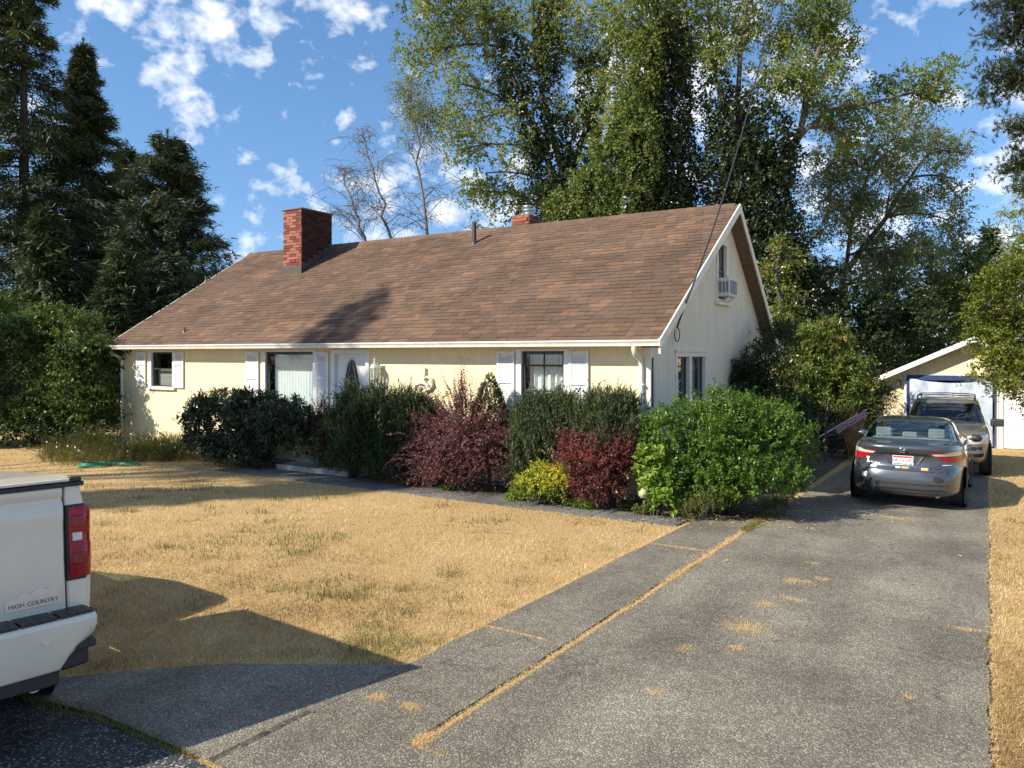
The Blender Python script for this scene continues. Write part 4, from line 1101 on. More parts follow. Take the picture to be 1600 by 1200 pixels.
for s in (-1, 1):                                           # tail lamp wraps the corner
    q = MB(); zs = [.86, .90, .98, 1.05, 1.07, 1.13, 1.20, 1.25, 1.275]; dep = [0, .012, .018, .016, .004, .016, .018, .012, 0]
    inn = [.80, .80, .80, .80, .80, .80, .80, .80, .80]
    for z, d in zip(zs, dep):
        q.v += [(s * .893, -.012 - d * .3, z), (s * .93, -.016 - d, z), (s * .97, -.012 - d, z), (s * 1.004, .0 - d * .6, z), (s * (1.022 + d * .4), .04, z), (s * 1.024, .11, z)]
    for i in range(len(zs) - 1):
        for j in range(5): q.f.append((i * 6 + j, i * 6 + j + 1, (i + 1) * 6 + j + 1, (i + 1) * 6 + j))
    lampo = q.build('tail_lamp', 'lamp_red', truck, smooth=60, world=False)
    MB().box((s * .880, -.010, .845), (s * .985, .03, 1.29)).build('lamp_bezel', 'black_plastic', lampo, bevel=.006, world=False)
    q = MB(); q.box((s * .908, -.0335, 1.075), (s * .962, -.02, 1.125)); q.build('reverse_lens', 'lamp_clear', lampo, bevel=.006, world=False)
    for z in (.94, 1.155):
        q = MB(); q.box((s * .905, -.0390, z), (s * .968, -.026, z + .07)); q.build('inner_lens', 'lamp_dark_red', lampo, bevel=.01, world=False)
# bumper: painted bar, step pad, corner step
def bumper_y(x): return -.20 - .06 * (1 - (abs(x) / 1.02) ** 3)
q = MB(); nb = 40
secs = [(.0, .665), (.0, .68), (.0, .60), (.02, .48), (.05, .38), (.12, .36)]
xsb = [(-.975 + 1.95 * i / nb) for i in range(nb + 1)]
for x in xsb:
    up = .0 if abs(x) < .78 else (abs(x) - .78) / .195
    zb = .39 + .17 * min(up, 1) ** .7
    by = bumper_y(x)
    q.v += [(x, by + .30, .665), (x, by + .02, .672), (x, by, .655), (x, by + .005, .60), (x, by + .02, max(.47, zb + .03)), (x, by + .05, zb), (x, by + .30, zb)]
for i in range(nb):
    for j in range(6): q.f.append((i * 7 + j, i * 7 + j + 1, (i + 1) * 7 + j + 1, (i + 1) * 7 + j))
q.f.append(tuple(range(7))[::-1]); q.f.append(tuple(nb * 7 + j for j in range(7)))
bump = q.build('bumper', 'paint_white', truck, bevel=.01, smooth=35, world=False)
q = MB()
for i in range(nb):
    xa, xb = xsb[i] + .002, xsb[i + 1] - .002
    if i % 4 == 3: xb -= .012
    for (a0, a1) in ((.03, .085), (.092, .15), (.157, .24)):
        ya, yb = bumper_y(xa), bumper_y(xb)
        q.add([(xa, ya + a0, .690), (xb, yb + a0, .690), (xb, yb + a1, .693), (xa, ya + a1, .693), (xa, ya + a0, .668), (xb, yb + a0, .668)], [(0, 1, 2, 3), (4, 5, 1, 0)])
tag(q.build('step_pad', 'black_plastic', bump, world=False), kind='stuff')
for s in (-1, 1):
    q = MB(); q.prism([(s * .80, -.14), (s * .955, -.10), (s * .985, .16), (s * .80, .16)], 'z', .37, .645); q.build('corner_step', 'black_plastic', bump, bevel=.015, world=False)
    q = MB(); q.prism([(s * .86, -.20), (s * .975, -.17), (s * 1.01, .14), (s * .86, .14)], 'z', .475, .52); q.build('step_tread', 'black_plastic', bump, bevel=.01, world=False)
    q = MB(); q.lathe((s * .70, bumper_y(.7) + .018, .575), [(.022, .02), (.022, -.02), (.016, -.022), (.014, -.018)], 18, 'y'); q.build('parking_sensor', 'paint_white', bump, smooth=40, world=False)
MB().box((-.78, -.17, .31), (.78, .05, .40)).build('lower_valance', 'black_plastic', truck, bevel=.01, world=False)
q = MB(); q.lathe((.66, -.14, .34), [(.045, 0), (.045, .5), (.038, .5), (.038, .01)], 16, 'y'); q.build('exhaust', 'chrome', truck, smooth=40, world=False)
MB().box((-.80, .02, .60), (.80, 2.05, .66)).build('bed_floor', 'black_plastic', truck, world=False)
MB().box((-.70, .15, .42), (.70, 5.0, .58)).build('chassis', 'black_plastic', truck, world=False)
# badge on the tailgate
bx, bz = .700, .765
q = MB(); q.box((bx - .14, -.019, bz - .030), (bx + .14, -.008, bz + .022))
ridge = [(-.14, .022), (-.115, .045), (-.09, .035), (-.05, .07), (-.02, .048), (.03, .085), (.06, .06), (.09, .075), (.12, .04), (.14, .022)]
for (xa, za), (xb, zb) in zip(ridge[:-1], ridge[1:]):
    q.add([(bx + xa, -.017, bz + .020), (bx + xb, -.017, bz + .020), (bx + xb, -.017, bz + zb), (bx + xa, -.017, bz + za), (bx + xa, -.008, bz + za), (bx + xb, -.008, bz + zb)], [(0, 1, 2, 3), (3, 2, 5, 4)])
badge = q.build('badge', 'badge_silver', gate, world=False)
M_ = world_of(truck) @ Matrix.Translation((bx, -.0195, bz - .005)) @ Matrix.Rotation(R(90), 4, 'X')
text_obj('badge_text', 'HIGH COUNTRY', .033, M_, 'print_dark', gate, .0015, stretch=1.02)
# cab and nose
CB = Shell([(.45, 2.08, 5.6, .98, 9), (.70, 2.08, 5.72, 1.01, 9), (1.0, 2.08, 5.72, 1.01, 8), (1.15, 2.10, 5.6, 1.0, 8), (1.2, 2.12, 5.3, .98, 8), (1.24, 2.14, 4.6, .94, 9), (1.45, 2.25, 4.15, .84, 9), (1.68, 2.38, 3.75, .74, 8), (1.78, 2.5, 3.5, .66, 7), (1.81, 2.7, 3.3, .5, 5)], 64, 3)
sp = CB.split([('glass', lambda x, y, z: 1.28 < z < 1.7 and (abs(x) > .6 or y < 2.45 or y > 3.5) and not 2.9 < y < 3.05)])
sp['body'].build('cab', 'paint_white', truck, smooth=42, world=False); sp['glass'].build('cab_window', 'car_glass', truck, world=False)
for s in (-1, 1):
    for y in (1.05, 4.75): wheel(truck, s * .86, y, .40, .27, s); arch(truck, s * .995 if y > 2 else s * 1.0, y, .40, s)
# ------------------------------------------------------------------ small things on and round the house
pmat('lantern_white', (0.74, 0.73, 0.68), (0.62, 0.61, 0.56), 0.45, 14)
pmat('ornament_cream', (0.72, 0.66, 0.52), (0.50, 0.44, 0.33), 0.6, 14, bump=0.2)
pmat('tarp_silver', (0.50, 0.56, 0.64), (0.38, 0.45, 0.55), 0.38, 7, bump=0.5, bscale=9, metal=0.15, c3=(0.62, 0.66, 0.70), scale3=5)
pmat('tarp_blue', (0.022, 0.04, 0.15), (0.015, 0.03, 0.11), 0.5, 9, bump=0.3)
pmat('grill_cover', (0.015, 0.015, 0.016), (0.03, 0.03, 0.031), 0.5, 9, bump=0.5)
pmat('flag_red', (0.55, 0.16, 0.16), (0.46, 0.12, 0.13), 0.8)
pmat('flag_white', (0.66, 0.52, 0.50), (0.56, 0.42, 0.42), 0.8)
pmat('rust_post', (0.10, 0.08, 0.065), (0.06, 0.05, 0.045), 0.8, 20)
# lantern by the door
lx, lz = -10.42, 2.02; ly = YF - .17
la = thing('wall_lantern', 'white carriage lantern on the yellow wall beside front door', 'lamp', (lx, YF, lz))
q = MB(); q.lathe((lx + .04, YF - .004, lz + .12), [(.055, 0), (.055, -.02), (.03, -.035)], 16, 'y'); q.build('backplate', 'lantern_white', la, smooth=40)
q = MB(); q.tube([(lx + .04, YF - .03, lz + .12), (lx + .04, YF - .1, lz + .20), (lx + .02, YF - .16, lz + .22), (lx, ly, lz + .19)], .011, 8); q.build('arm', 'lantern_white', la, smooth=60)
q = MB(); q.lathe((lx, ly, lz), [(.012, .30), (.02, .27), (.010, .25), (.028, .22), (.02, .20), (.05, .185), (.095, .13), (.10, .115)], 6); q.build('cap', 'lantern_white', la)
q = MB(); q.lathe((lx, ly, lz), [(.068, -.10), (.088, .11)], 6); q.build('glass', 'pane', la)
for k in range(6):
    t = 2 * math.pi * k / 6; q = MB(); q.bar((lx + .070 * math.cos(t), ly + .070 * math.sin(t), lz - .10), (lx + .092 * math.cos(t), ly + .092 * math.sin(t), lz + .118), .013); q.build('frame_bar', 'lantern_white', la)
q = MB(); q.lathe((lx, ly, lz), [(.074, -.10), (.078, -.115), (.05, -.13), (.02, -.145), (.012, -.17)], 6); q.build('base', 'lantern_white', la)
q = MB(); q.lathe((lx, ly, lz), [(.02, -.09), (.02, -.02), (.03, .02), (.015, .06)], 10); q.build('bulb', 'curtain', la, smooth=50)
# scroll ornament hung on the wall (curled leaf shapes)
oc = at(660, 597, YF); on = thing('wall_ornament', 'cream scrolled metal ornament hung on the yellow wall', 'wall decoration', (oc.x, YF, oc.z))
def scroll(pts, r):
    q = MB(); q.tube([(oc.x + x, YF - .035, oc.z + z) for x, z in pts], r, 8); return q
scroll([(.09, .28), (.09, .10), (.07, .02)], [.022, .026, .015]).build('stem', 'ornament_cream', on, smooth=60)
scroll([(-.22, -.16), (-.12, -.06), (0, -.01), (.12, -.04), (.19, -.12), (.12, -.17), (.06, -.12)], [.01, .028, .032, .03, .026, .02, .008]).build('scroll', 'ornament_cream', on, smooth=60)
scroll([(.02, .06), (.14, .10), (.25, .06), (.28, -.05), (.22, -.14), (.14, -.13), (.13, -.06), (.18, -.03)], [.012, .026, .03, .03, .028, .022, .016, .008]).build('scroll', 'ornament_cream', on, smooth=60)
scroll([(-.10, -.16), (-.02, -.09), (.05, -.10), (.10, -.17)], [.012, .024, .024, .01]).build('scroll', 'ornament_cream', on, smooth=60)
# window air conditioner
ay0, ay1, az0, az1 = 15.50, 16.08, 3.58, 3.96
acu = thing('air_conditioner', 'pale window air conditioner projecting from the upper gable window', 'air conditioner', (XR, 15.79, az0))
b = MB(); b.box((XR - .05, ay0, az0), (XR + .24, ay1, az1)); b.build('casing', 'ac_plastic', acu, bevel=.02, seg=3)
b = MB(); b.box((XR + .239, ay0 + .05, az0 + .05), (XR + .244, ay1 - .05, az1 - .05)); b.build('rear_grille', 'ac_grille', acu)
for i in range(3):
    b = MB(); b.box((XR + .03 + i * .07, ay0 - .004, az0 + .08), (XR + .08 + i * .07, ay0 + .01, az1 - .08)); b.build('side_louvre', 'ac_grille', acu)
b = MB()
for y in (ay0 + .1, ay1 - .1): b.bar((XR + .012, y, az0 - .14), (XR + .38, y, az0 - .012), .025, .02)
for y in (ay0 + .1, ay1 - .1):
    b = MB(); b.bar((XR + .05, y, az0 - .10), (XR + .20, y, az0 - .015), .025, .02); b.build('bracket', 'ac_plastic', acu)
# service cable from the pole down to the gable
p0 = atx(1058, 512, XR + .06); p1 = atx(1073, 470, RXR + .06)
pts = [p0 + Vector((0, .0, -.0)), p0 + Vector((.02, .03, .1)), p1]
far = atd(1222, -60, 19.0)
for k in range(1, 21):
    t = k / 20; p = p1.lerp(far, t); p.z -= 1.1 * 4 * t * (1 - t) * .55; pts.append(p)
q = MB(); q.tube(pts, .016, 6); cab_ = q.build('service_cable', 'cable_black'); tag(cab_, 'thin black overhead cable running from the gable up past the trees', 'cable')
lp = [(p0.x, p0.y + .13 * math.sin(t), p0.z - .12 + .12 * math.cos(t)) for t in np.linspace(0, 5.4, 22)]
q = MB(); q.tube(lp, .009, 6); q.build('drip_loop', 'cable_black', cab_)
q = MB(); q.tube([(XR + .03, YF + .05, 2.35), (XR + .03, YF + .05, .4)], .011, 6); q.build('conduit', 'cable_black', house)
# garden hose on the lawn
for (px, py, n_, sx, sy, lab) in ((145, 729, 3, .30, .10, 'small flat loop of green garden hose on the dry lawn'), (190, 726, 2, .55, .07, 'long stretched coil of green garden hose by the house corner')):
    c = gnd(px, py); pts = []
    for k in range(n_ * 26 + 1):
        t = 2 * math.pi * k / 26; r_ = 1 - .12 * (t / 6.28)
        pts.append((c.x + sx * r_ * math.cos(t), c.y + sy * 3 * r_ * math.sin(t), gz(c.y) + .03 + .016 * (k / 26)))
    q = MB(); q.tube(pts, .017, 6); tag(q.build('garden_hose', 'green_hose', smooth=60), lab, 'hose', 'green garden hose lying on the lawn')

# ------------------------------------------------------------------ detached garage
GX0, GX1, GY, GZ = -2.72, 2.05, 26.0, gz(26)
gar = thing('garage', 'small yellow gabled garage with white bargeboards at drive end', 'garage', (-.35, 26, GZ))
px_, pz_, ez_ = -.35, 2.90, 1.62
def gtop(t):
    x = GX0 + t; return pz_ - .09 - abs(x - px_) * (pz_ - ez_) / 2.72
mb = MB(); boards(mb, (GX0, GY, 0), (1, 0, 0), (0, -1, 0), GX1 - GX0, GZ, gtop, [(-2.06 - GX0, .14 - GX0, GZ, 1.70), (.36 - GX0, 1.75 - GX0, GZ, 1.60)], bw=.2, groove=.006)
tag(mb.build('front_siding', 'yellow_siding', gar), kind='stuff')
b = MB(); b.box((GX0, GY + .05, GZ), (GX0 + .1, GY + 6, 1.5)).box((GX1 - .1, GY + .05, GZ), (GX1, GY + 6, 1.5)).box((GX0 + .1, GY + 5.9, GZ), (GX1 - .1, GY + 6, 1.5)); b.build('side_wall', 'yellow_siding', gar)
b = MB()
for s, xe in ((-1, -3.06), (1, 2.36)):
    b.add([(px_, GY - .35, pz_), (xe, GY - .35, ez_), (xe, GY + 6.3, ez_), (px_, GY + 6.3, pz_), (px_, GY - .35, pz_ - .08), (xe, GY - .35, ez_ - .08), (xe, GY + 6.3, ez_ - .08), (px_, GY + 6.3, pz_ - .08)],
          [(0, 1, 2, 3), (7, 6, 5, 4), (0, 4, 5, 1), (1, 5, 6, 2), (2, 6, 7, 3)])
gr_ = b.build('roof', 'roof_deck', gar)
for xe in (-3.06, 2.36):
    b = MB(); b.add([(px_, GY - .36, pz_ + .015), (xe, GY - .36, ez_ + .015), (xe, GY - .36, ez_ - .14), (px_, GY - .36, pz_ - .14), (px_, GY - .39, pz_ + .015), (xe, GY - .39, ez_ + .015), (xe, GY - .39, ez_ - .14), (px_, GY - .39, pz_ - .14)],
                    [(4, 5, 6, 7), (0, 1, 5, 4), (1, 2, 6, 5), (2, 3, 7, 6), (0, 3, 2, 1)]); b.build('bargeboard', 'white_paint', gr_)
b = MB(); b.box((-3.14, GY - .36, ez_ - .06), (-3.05, GY + 6.2, ez_ + .04)); b.build('gutter', 'gutter_metal', gr_)
b = MB(); b.box((-2.16, GY - .03, GZ), (-2.06, GY + .05, 1.80)).box((.14, GY - .03, GZ), (.24, GY + .05, 1.80)).box((-2.06, GY - .03, 1.70), (.14, GY + .05, 1.80)); b.build('opening_frame', 'white_paint', gar)
b = MB(); b.box((.26, GY - .035, GZ), (.36, GY + .05, 1.70)).box((1.75, GY - .035, GZ), (1.85, GY + .05, 1.70)).box((.36, GY - .035, 1.60), (1.75, GY + .05, 1.70)); b.build('door_frame', 'white_paint', gar)
gd = MB().box((.36, GY + .0, GZ + .02), (1.75, GY + .04, 1.60)).build('garage_door', 'white_paint', gar)
for i in range(4):
    z = GZ + .08 + i * .46
    MB().box((.42, GY - .014, z), (1.02, GY - .0005, z + .38)).build('door_panel', 'white_paint', gd, bevel=.012)
    MB().box((1.09, GY - .014, z), (1.69, GY - .0005, z + .38)).build('door_panel', 'white_paint', gd, bevel=.012)
MB().box((-2.06, GY + .6, GZ), (.14, GY + .65, 1.7)).build('garage_interior', 'interior', gar)
# tarpaulin hung over the open bay
ta = thing('tarpaulin', 'silver blue-edged tarpaulin hung over the garage bay behind utility vehicle', 'tarpaulin', (-.96, 25.9, GZ))
def tarp(x0, x1, z0, z1, nx, nz, sag, y0, amp, name, m_):
    V = []; 
    for j in range(nz + 1):
        for i in range(nx + 1):
            u, v = i / nx, j / nz
            x = x0 + (x1 - x0) * u; zt = z1 - sag * 4 * u * (1 - u); z = z0 + (zt - z0) * v
            wv = amp * (math.sin(u * 9 + v * 5) * .5 + math.sin(u * 23 - v * 11) * .25 + math.sin((u - .5) * (1 - v) * 30) * .3 + math.sin(u * 47 + v * 31) * .12)
            V.append((x, y0 + wv - .06 * math.sin(v * math.pi), z))
    b = MB(); b.v = V
    for j in range(nz):
        for i in range(nx): a = j * (nx + 1) + i; b.f.append((a, a + 1, a + nx + 2, a + nx + 1))
    return b.build(name, m_, ta, smooth=80)
tarp(-2.00, .10, GZ + .05, 1.70, 70, 44, .13, GY - .09, .055, 'sheet', 'tarp_silver')
MB().box((-2.09, GY - .10, GZ + .05), (-2.02, GY - .06, 1.76)).build('edge_strip', 'tarp_blue', ta)
MB().box((.11, GY - .10, GZ + .05), (.16, GY - .06, 1.76)).build('edge_strip', 'tarp_blue', ta)
MB().box((-2.09, GY - .055, 1.64), (.16, GY - .04, 1.79)).build('edge_strip', 'tarp_blue', ta)
q = thing('wall_lantern', 'small dark lamp on the garage wall beside tarpaulin', 'lamp', (-2.30, GY, 1.5))
MB().box((-2.34, GY - .03, 1.52), (-2.24, GY - .003, 1.64)).build('backplate', 'rust_post', q)
b = MB(); b.lathe((-2.29, GY - .10, 1.44), [(.03, 0), (.07, .03), (.075, .12), (.09, .13), (.03, .2)], 10); b.build('shade', 'dark_pipe', q, smooth=40)
# covered barbecue, flag on its pole, fence posts in the side yard
gp = at(1311, 690, 20.6); gp.z = gz(20.6)
gr = thing('covered_barbecue', 'black covered barbecue standing in dry grass by drive', 'barbecue', gp)
b = MB(); nr = 20
prof = [(.24, .12), (.27, .3), (.30, .55), (.31, .72), (.24, .80), (.10, .84)]
k0 = 0
for r_, h in prof:
    for j in range(nr):
        t = 2 * math.pi * j / nr; rr_ = r_ * (1 + .06 * math.sin(5 * t + h * 4) * (1 - h)); b.v.append((gp.x + rr_ * 1.15 * math.cos(t), gp.y + rr_ * .8 * math.sin(t), gp.z + h))
for i in range(len(prof) - 1):
    for j in range(nr): b.f.append((i * nr + j, i * nr + (j + 1) % nr, (i + 1) * nr + (j + 1) % nr, (i + 1) * nr + j))
b.f.append(tuple((len(prof) - 1) * nr + j for j in range(nr)))
b.build('cover', 'grill_cover', gr, smooth=60)
for sx in (-1, 1):
    for sy in (-1, 1): MB().tube([(gp.x + sx * .2, gp.y + sy * .14, gp.z), (gp.x + sx * .18, gp.y + sy * .12, gp.z + .3)], .018, 6).build('leg', 'rust_post', gr)
fa, fb = at(1278, 684, 20.0), at(1354, 640, 20.0)
fl = thing('flag', 'faded red and white striped flag drooping from a slanted pole', 'flag', fa)
MB().tube([fa, fb], .016, 8).build('pole', 'white_paint', fl)
dirp = (fb - fa); ns = 5
for s in range(ns):
    b = MB(); m_ = 16
    for i in range(m_ + 1):
        t = .38 + .60 * i / m_; p = fa + dirp * t
        for e in (s / ns, (s + 1) / ns):
            dz = -.16 * e - .02 * math.sin(t * 20); b.v.append((p.x + .05 * e, p.y - .03 + .05 * math.sin(t * 26 + e * 3), p.z + dz))
    for i in range(m_): b.f.append((i * 2, i * 2 + 1, i * 2 + 3, i * 2 + 2))
    b.build('stripe', 'flag_red' if s % 2 == 0 else 'flag_white', fl, smooth=80)
for px, lab in ((1279, 'thin dark fence post nearest the green shrub'), (1290, 'thin dark fence post beside the covered barbecue')):
    p = at(px, 700, 18.6 if px < 1285 else 19.3); g0 = gz(p.y)
    tp = thing('fence_post', lab, 'post', (p.x, p.y, g0), 'posts of the side yard fence')
    MB().tube([(p.x, p.y, g0), (p.x, p.y, g0 + 1.15)], .022, 8).build('shaft', 'rust_post', tp)
    MB().lathe((p.x, p.y, g0 + 1.15), [(.026, 0), (.028, .02), (.012, .04)], 8).build('cap', 'rust_post', tp)

# ------------------------------------------------------------------ foliage machinery
def unit(a): return a / np.maximum(np.linalg.norm(a, axis=-1, keepdims=True), 1e-9)
def rvec(n): return unit(rng.normal(size=(n, 3)))
class Leaves:
    """many small folded blades gathered into one mesh with a tint per blade"""
    def __init__(s, tri=False): s.B, s.D, s.N, s.L, s.W, s.T = [], [], [], [], [], []; s.tri = tri
    def add(s, B, D, L, W, T, Nn=None):
        n = len(B)
        if Nn is None: Nn = rvec(n) * .8 + np.array([0, 0, .9])
        s.B.append(B); s.D.append(unit(D)); s.N.append(Nn); s.L.append(np.broadcast_to(L, (n,))); s.W.append(np.broadcast_to(W, (n,))); s.T.append(np.broadcast_to(T, (n,)))
    def mesh(s, name):
        B, D, Nn = np.concatenate(s.B), np.concatenate(s.D), np.concatenate(s.N)
        L, W, T = np.concatenate(s.L)[:, None], np.concatenate(s.W)[:, None], np.concatenate(s.T)
        side = unit(np.cross(D, Nn)); up = np.cross(side, D)
        n = len(B)
        if s.tri:
            V = np.empty((n, 3, 3), np.float32); V[:, 0] = B - side * W * .5; V[:, 1] = B + side * W * .5; V[:, 2] = B + D * L
            return mesh_np(name, V.reshape(-1, 3), np.arange(n * 3).reshape(n, 3), np.clip(T, 0, 1))
        V = np.empty((n, 4, 3), np.float32)
        mid = B + D * L * .45
        V[:, 0] = B; V[:, 1] = mid + side * W * .5 + up * W * .16; V[:, 2] = B + D * L - up * L * .06; V[:, 3] = mid - side * W * .5 + up * W * .16
        i = np.arange(n)[:, None] * 4
        Fc = np.concatenate([i + np.array([0, 1, 2]), i + np.array([0, 2, 3])])
        return mesh_np(name, V.reshape(-1, 3), Fc, np.clip(np.concatenate([T, T]), 0, 1))
    def count(s): return sum(len(b) for b in s.B)
def shoots(lv, S, D, L, k, ll, lw, alpha=1.0, droop=0.0, t0=.12, tint=None, tj=.18, upn=.6, taper=.35):
    """k blades along each shoot in a spiral"""
    n = len(S); L = np.broadcast_to(L, (n,)); D = unit(D)
    t = t0 + (1 - t0) * (np.arange(k) + .5) / k; t = t[None, :] + rng.uniform(-.4, .4, (n, k)) / k
    P = S[:, None] + D[:, None] * (L[:, None] * t)[..., None]
    P[..., 2] -= droop * L[:, None] * t ** 2
    tan = D[:, None] - np.array([0, 0, 1]) * (2 * droop * t)[..., None]; tan = unit(tan)
    rad = rvec(n * k).reshape(n, k, 3); rad = unit(rad - tan * (rad * tan).sum(-1, keepdims=True))
    a = alpha * rng.uniform(.6, 1.25, (n, k, 1))
    ld = tan * np.cos(a) + rad * np.sin(a)
    sz = (1 - taper * t) * rng.uniform(.7, 1.25, (n, k))
    base = rng.uniform(0, 1, n) if tint is None else np.broadcast_to(tint, (n,))
    T = base[:, None] + rng.normal(0, tj, (n, k))
    Nn = rvec(n * k) * (1 - upn) + np.array([0, 0, upn]) + tan.reshape(-1, 3) * .2
    lv.add(P.reshape(-1, 3), ld.reshape(-1, 3), (ll * sz).ravel(), (lw * sz).ravel(), T.ravel(), Nn)
def blob_points(blobs, n, shell=.22, lo=-.55):
    """points and outward normals in the outer part of a union of ellipsoids"""
    A = np.array(blobs, float); w = (A[:, 3] * A[:, 4] + A[:, 3] * A[:, 5] + A[:, 4] * A[:, 5]); w /= w.sum()
    i = rng.choice(len(A), n, p=w); d = rvec(n)
    d[:, 2] = np.where(d[:, 2] < lo, -d[:, 2], d[:, 2])
    r = 1 - np.abs(rng.normal(0, shell, n)); r = np.clip(r, .1, 1.05)
    lump = 1 + .10 * np.sin(d[:, 0] * 7 + i) * np.sin(d[:, 2] * 6 + i * 2) + .07 * np.sin(d[:, 1] * 13 + i)
    P = A[i, :3] + d * A[i, 3:6] * (r * lump)[:, None]
    return P, unit(d / A[i, 3:6])
def roughen(blobs, k):
    """each mass grows k smaller offshoots, so that outlines come out lumpy and uneven"""
    out_ = []
    for b in blobs:
        f = rng.uniform(.90, 1.0); out_.append((b[0], b[1], b[2], b[3] * f, b[4] * f, b[5] * f))
        for _ in range(k):
            d_ = rvec(1)[0]; d_[2] = abs(d_[2]) if rng.random() < .7 else d_[2] * .5
            q = rng.uniform(.22, .46); out_.append((b[0] + d_[0] * b[3] * .74, b[1] + d_[1] * b[4] * .74, b[2] + d_[2] * b[5] * .74, b[3] * q, b[4] * q, b[5] * q * rng.uniform(.8, 1.5)))
    return out_
def stems(mb, base, ends, r0=.02, n=5):
    for e in ends:
        e = Vector(e); b_ = Vector(base) + Vector((rng.uniform(-.1, .1), rng.uniform(-.1, .1), 0)); m = b_.lerp(e, .5) + Vector((rng.uniform(-.1, .1), rng.uniform(-.1, .1), .12 * (e - b_).length))
        pts = [b_.lerp(m, t).lerp(m.lerp(e, t), t) for t in (0, .25, .5, .75, 1)]
        mb.tube(pts, [r0, r0 * .85, r0 * .7, r0 * .5, r0 * .3], n, cap=False)
def bush(name, label, cat, blobs, nshoot, slen, k, ll, lw, mat, up=.4, alpha=1.0, droop=0.0, shell=.22, inner=.25, group=None, bark='bark_dark', tj=.18, tint=None, lo=-.55, upn=.6, extra=None, stem_n=14, taper=.35, tri=False, rough=6):
    blobs = roughen(blobs, rough)
    A = np.array(blobs, float); c = A[:, :3].mean(0); gy_ = gz(c[1], c[0])
    root = thing(name, label, cat, (c[0], c[1], gy_), group)
    lv = Leaves(tri)
    P, Nn = blob_points(blobs, nshoot, shell, lo)
    P[:, 2] = np.maximum(P[:, 2], gy_ + .03)
    D = Nn * (1 - up) + np.array([0, 0, up]) + rng.normal(0, .22, P.shape)
    L = slen * rng.uniform(.5, 1.3, len(P)) * np.where(rng.random(len(P)) < .07, rng.uniform(1.4, 2.3, len(P)), 1.0)     # stray shoots
    tt = rng.uniform(.15, .85, len(P)) if tint is None else tint(P, Nn)
    tt = tt + .16 * np.sin(P[:, 0] * 5.1 + P[:, 2] * 3.7) * np.sin(P[:, 1] * 4.3 - P[:, 2] * 5.9)
    shoots(lv, P - unit(D) * (L * .55)[:, None], D, L, k, ll, lw, alpha, droop, tint=tt, tj=tj, upn=upn, taper=taper)
    ni = int(nshoot * inner)
    if ni:
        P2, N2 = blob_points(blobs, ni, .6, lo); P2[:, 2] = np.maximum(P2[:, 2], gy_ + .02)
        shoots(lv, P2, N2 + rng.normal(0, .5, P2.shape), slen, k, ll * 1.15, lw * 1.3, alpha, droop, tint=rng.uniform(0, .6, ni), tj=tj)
    if extra: extra(lv)
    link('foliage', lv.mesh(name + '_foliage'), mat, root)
    mb = MB(); ends, _ = blob_points(blobs, stem_n, .3, .0)
    stems(mb, (c[0], c[1], gy_), ends, .022 if A[:, 5].max() > .5 else .012)
    mb.build('stems', bark, root, smooth=60)
    return root

# ------------------------------------------------------------------ foliage colours
leafmat('lf_rhodo', [(0, (.018, .030, .012)), (.6, (.032, .052, .020)), (1, (.055, .080, .028))], .12, .38, .5)
leafmat('lf_yew', [(0, (.020, .038, .012)), (.6, (.040, .068, .020)), (1, (.085, .115, .030))], .10, .5)
leafmat('lf_mugo', [(0, (.045, .065, .024)), (.6, (.080, .105, .040)), (1, (.125, .145, .055))], .10, .5)
leafmat('lf_purple', [(0, (.055, .022, .024)), (.5, (.135, .052, .052)), (.85, (.23, .095, .085)), (1, (.32, .15, .11))], .25, .5)
leafmat('lf_red', [(0, (.075, .024, .024)), (.5, (.165, .050, .044)), (1, (.31, .10, .065))], .28, .5)
leafmat('lf_yellow', [(0, (.10, .16, .022)), (.45, (.30, .34, .035)), (1, (.62, .55, .06))], .3, .5)
leafmat('lf_spruce', [(0, (.030, .055, .014)), (.5, (.060, .095, .020)), (.9, (.11, .14, .03)), (1, (.16, .11, .04))], .1, .55)
leafmat('lf_green', [(0, (.038, .085, .010)), (.5, (.092, .178, .020)), (1, (.185, .285, .045))], .3, .36, .45)
leafmat('lf_lime', [(0, (.10, .19, .02)), (.6, (.20, .32, .045)), (1, (.34, .42, .08))], .35, .45)
leafmat('lf_photinia', [(0, (.055, .085, .014)), (.5, (.13, .18, .030)), (.9, (.24, .27, .055)), (1, (.36, .13, .04))], .25, .33, .55)
leafmat('lf_dark', [(0, (.016, .030, .009)), (.6, (.032, .054, .014)), (1, (.06, .085, .022))], .2, .4)
leafmat('lf_hazel', [(0, (.022, .046, .008)), (.5, (.052, .092, .016)), (1, (.15, .205, .045))], .4, .42)
leafmat('lf_birch', [(0, (.080, .122, .028)), (.5, (.160, .212, .052)), (.85, (.255, .290, .078)), (1, (.40, .36, .10))], .5, .45)
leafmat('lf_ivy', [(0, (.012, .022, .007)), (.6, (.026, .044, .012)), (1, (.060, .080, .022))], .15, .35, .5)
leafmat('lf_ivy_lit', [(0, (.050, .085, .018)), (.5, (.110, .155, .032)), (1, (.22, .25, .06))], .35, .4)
leafmat('lf_grey', [(0, (.085, .122, .052)), (.5, (.160, .205, .090)), (.9, (.255, .285, .12)), (1, (.36, .31, .11))], .5, .45)
leafmat('lf_maple', [(0, (.06, .09, .012)), (.5, (.14, .18, .022)), (1, (.27, .27, .045))], .4, .42)
leafmat('lf_conifer', [(0, (.022, .040, .014)), (.6, (.050, .074, .025)), (1, (.105, .125, .036))], .06, .55)
leafmat('lf_fir', [(0, (.022, .040, .018)), (.6, (.046, .070, .032)), (1, (.095, .118, .046))], .06, .55)
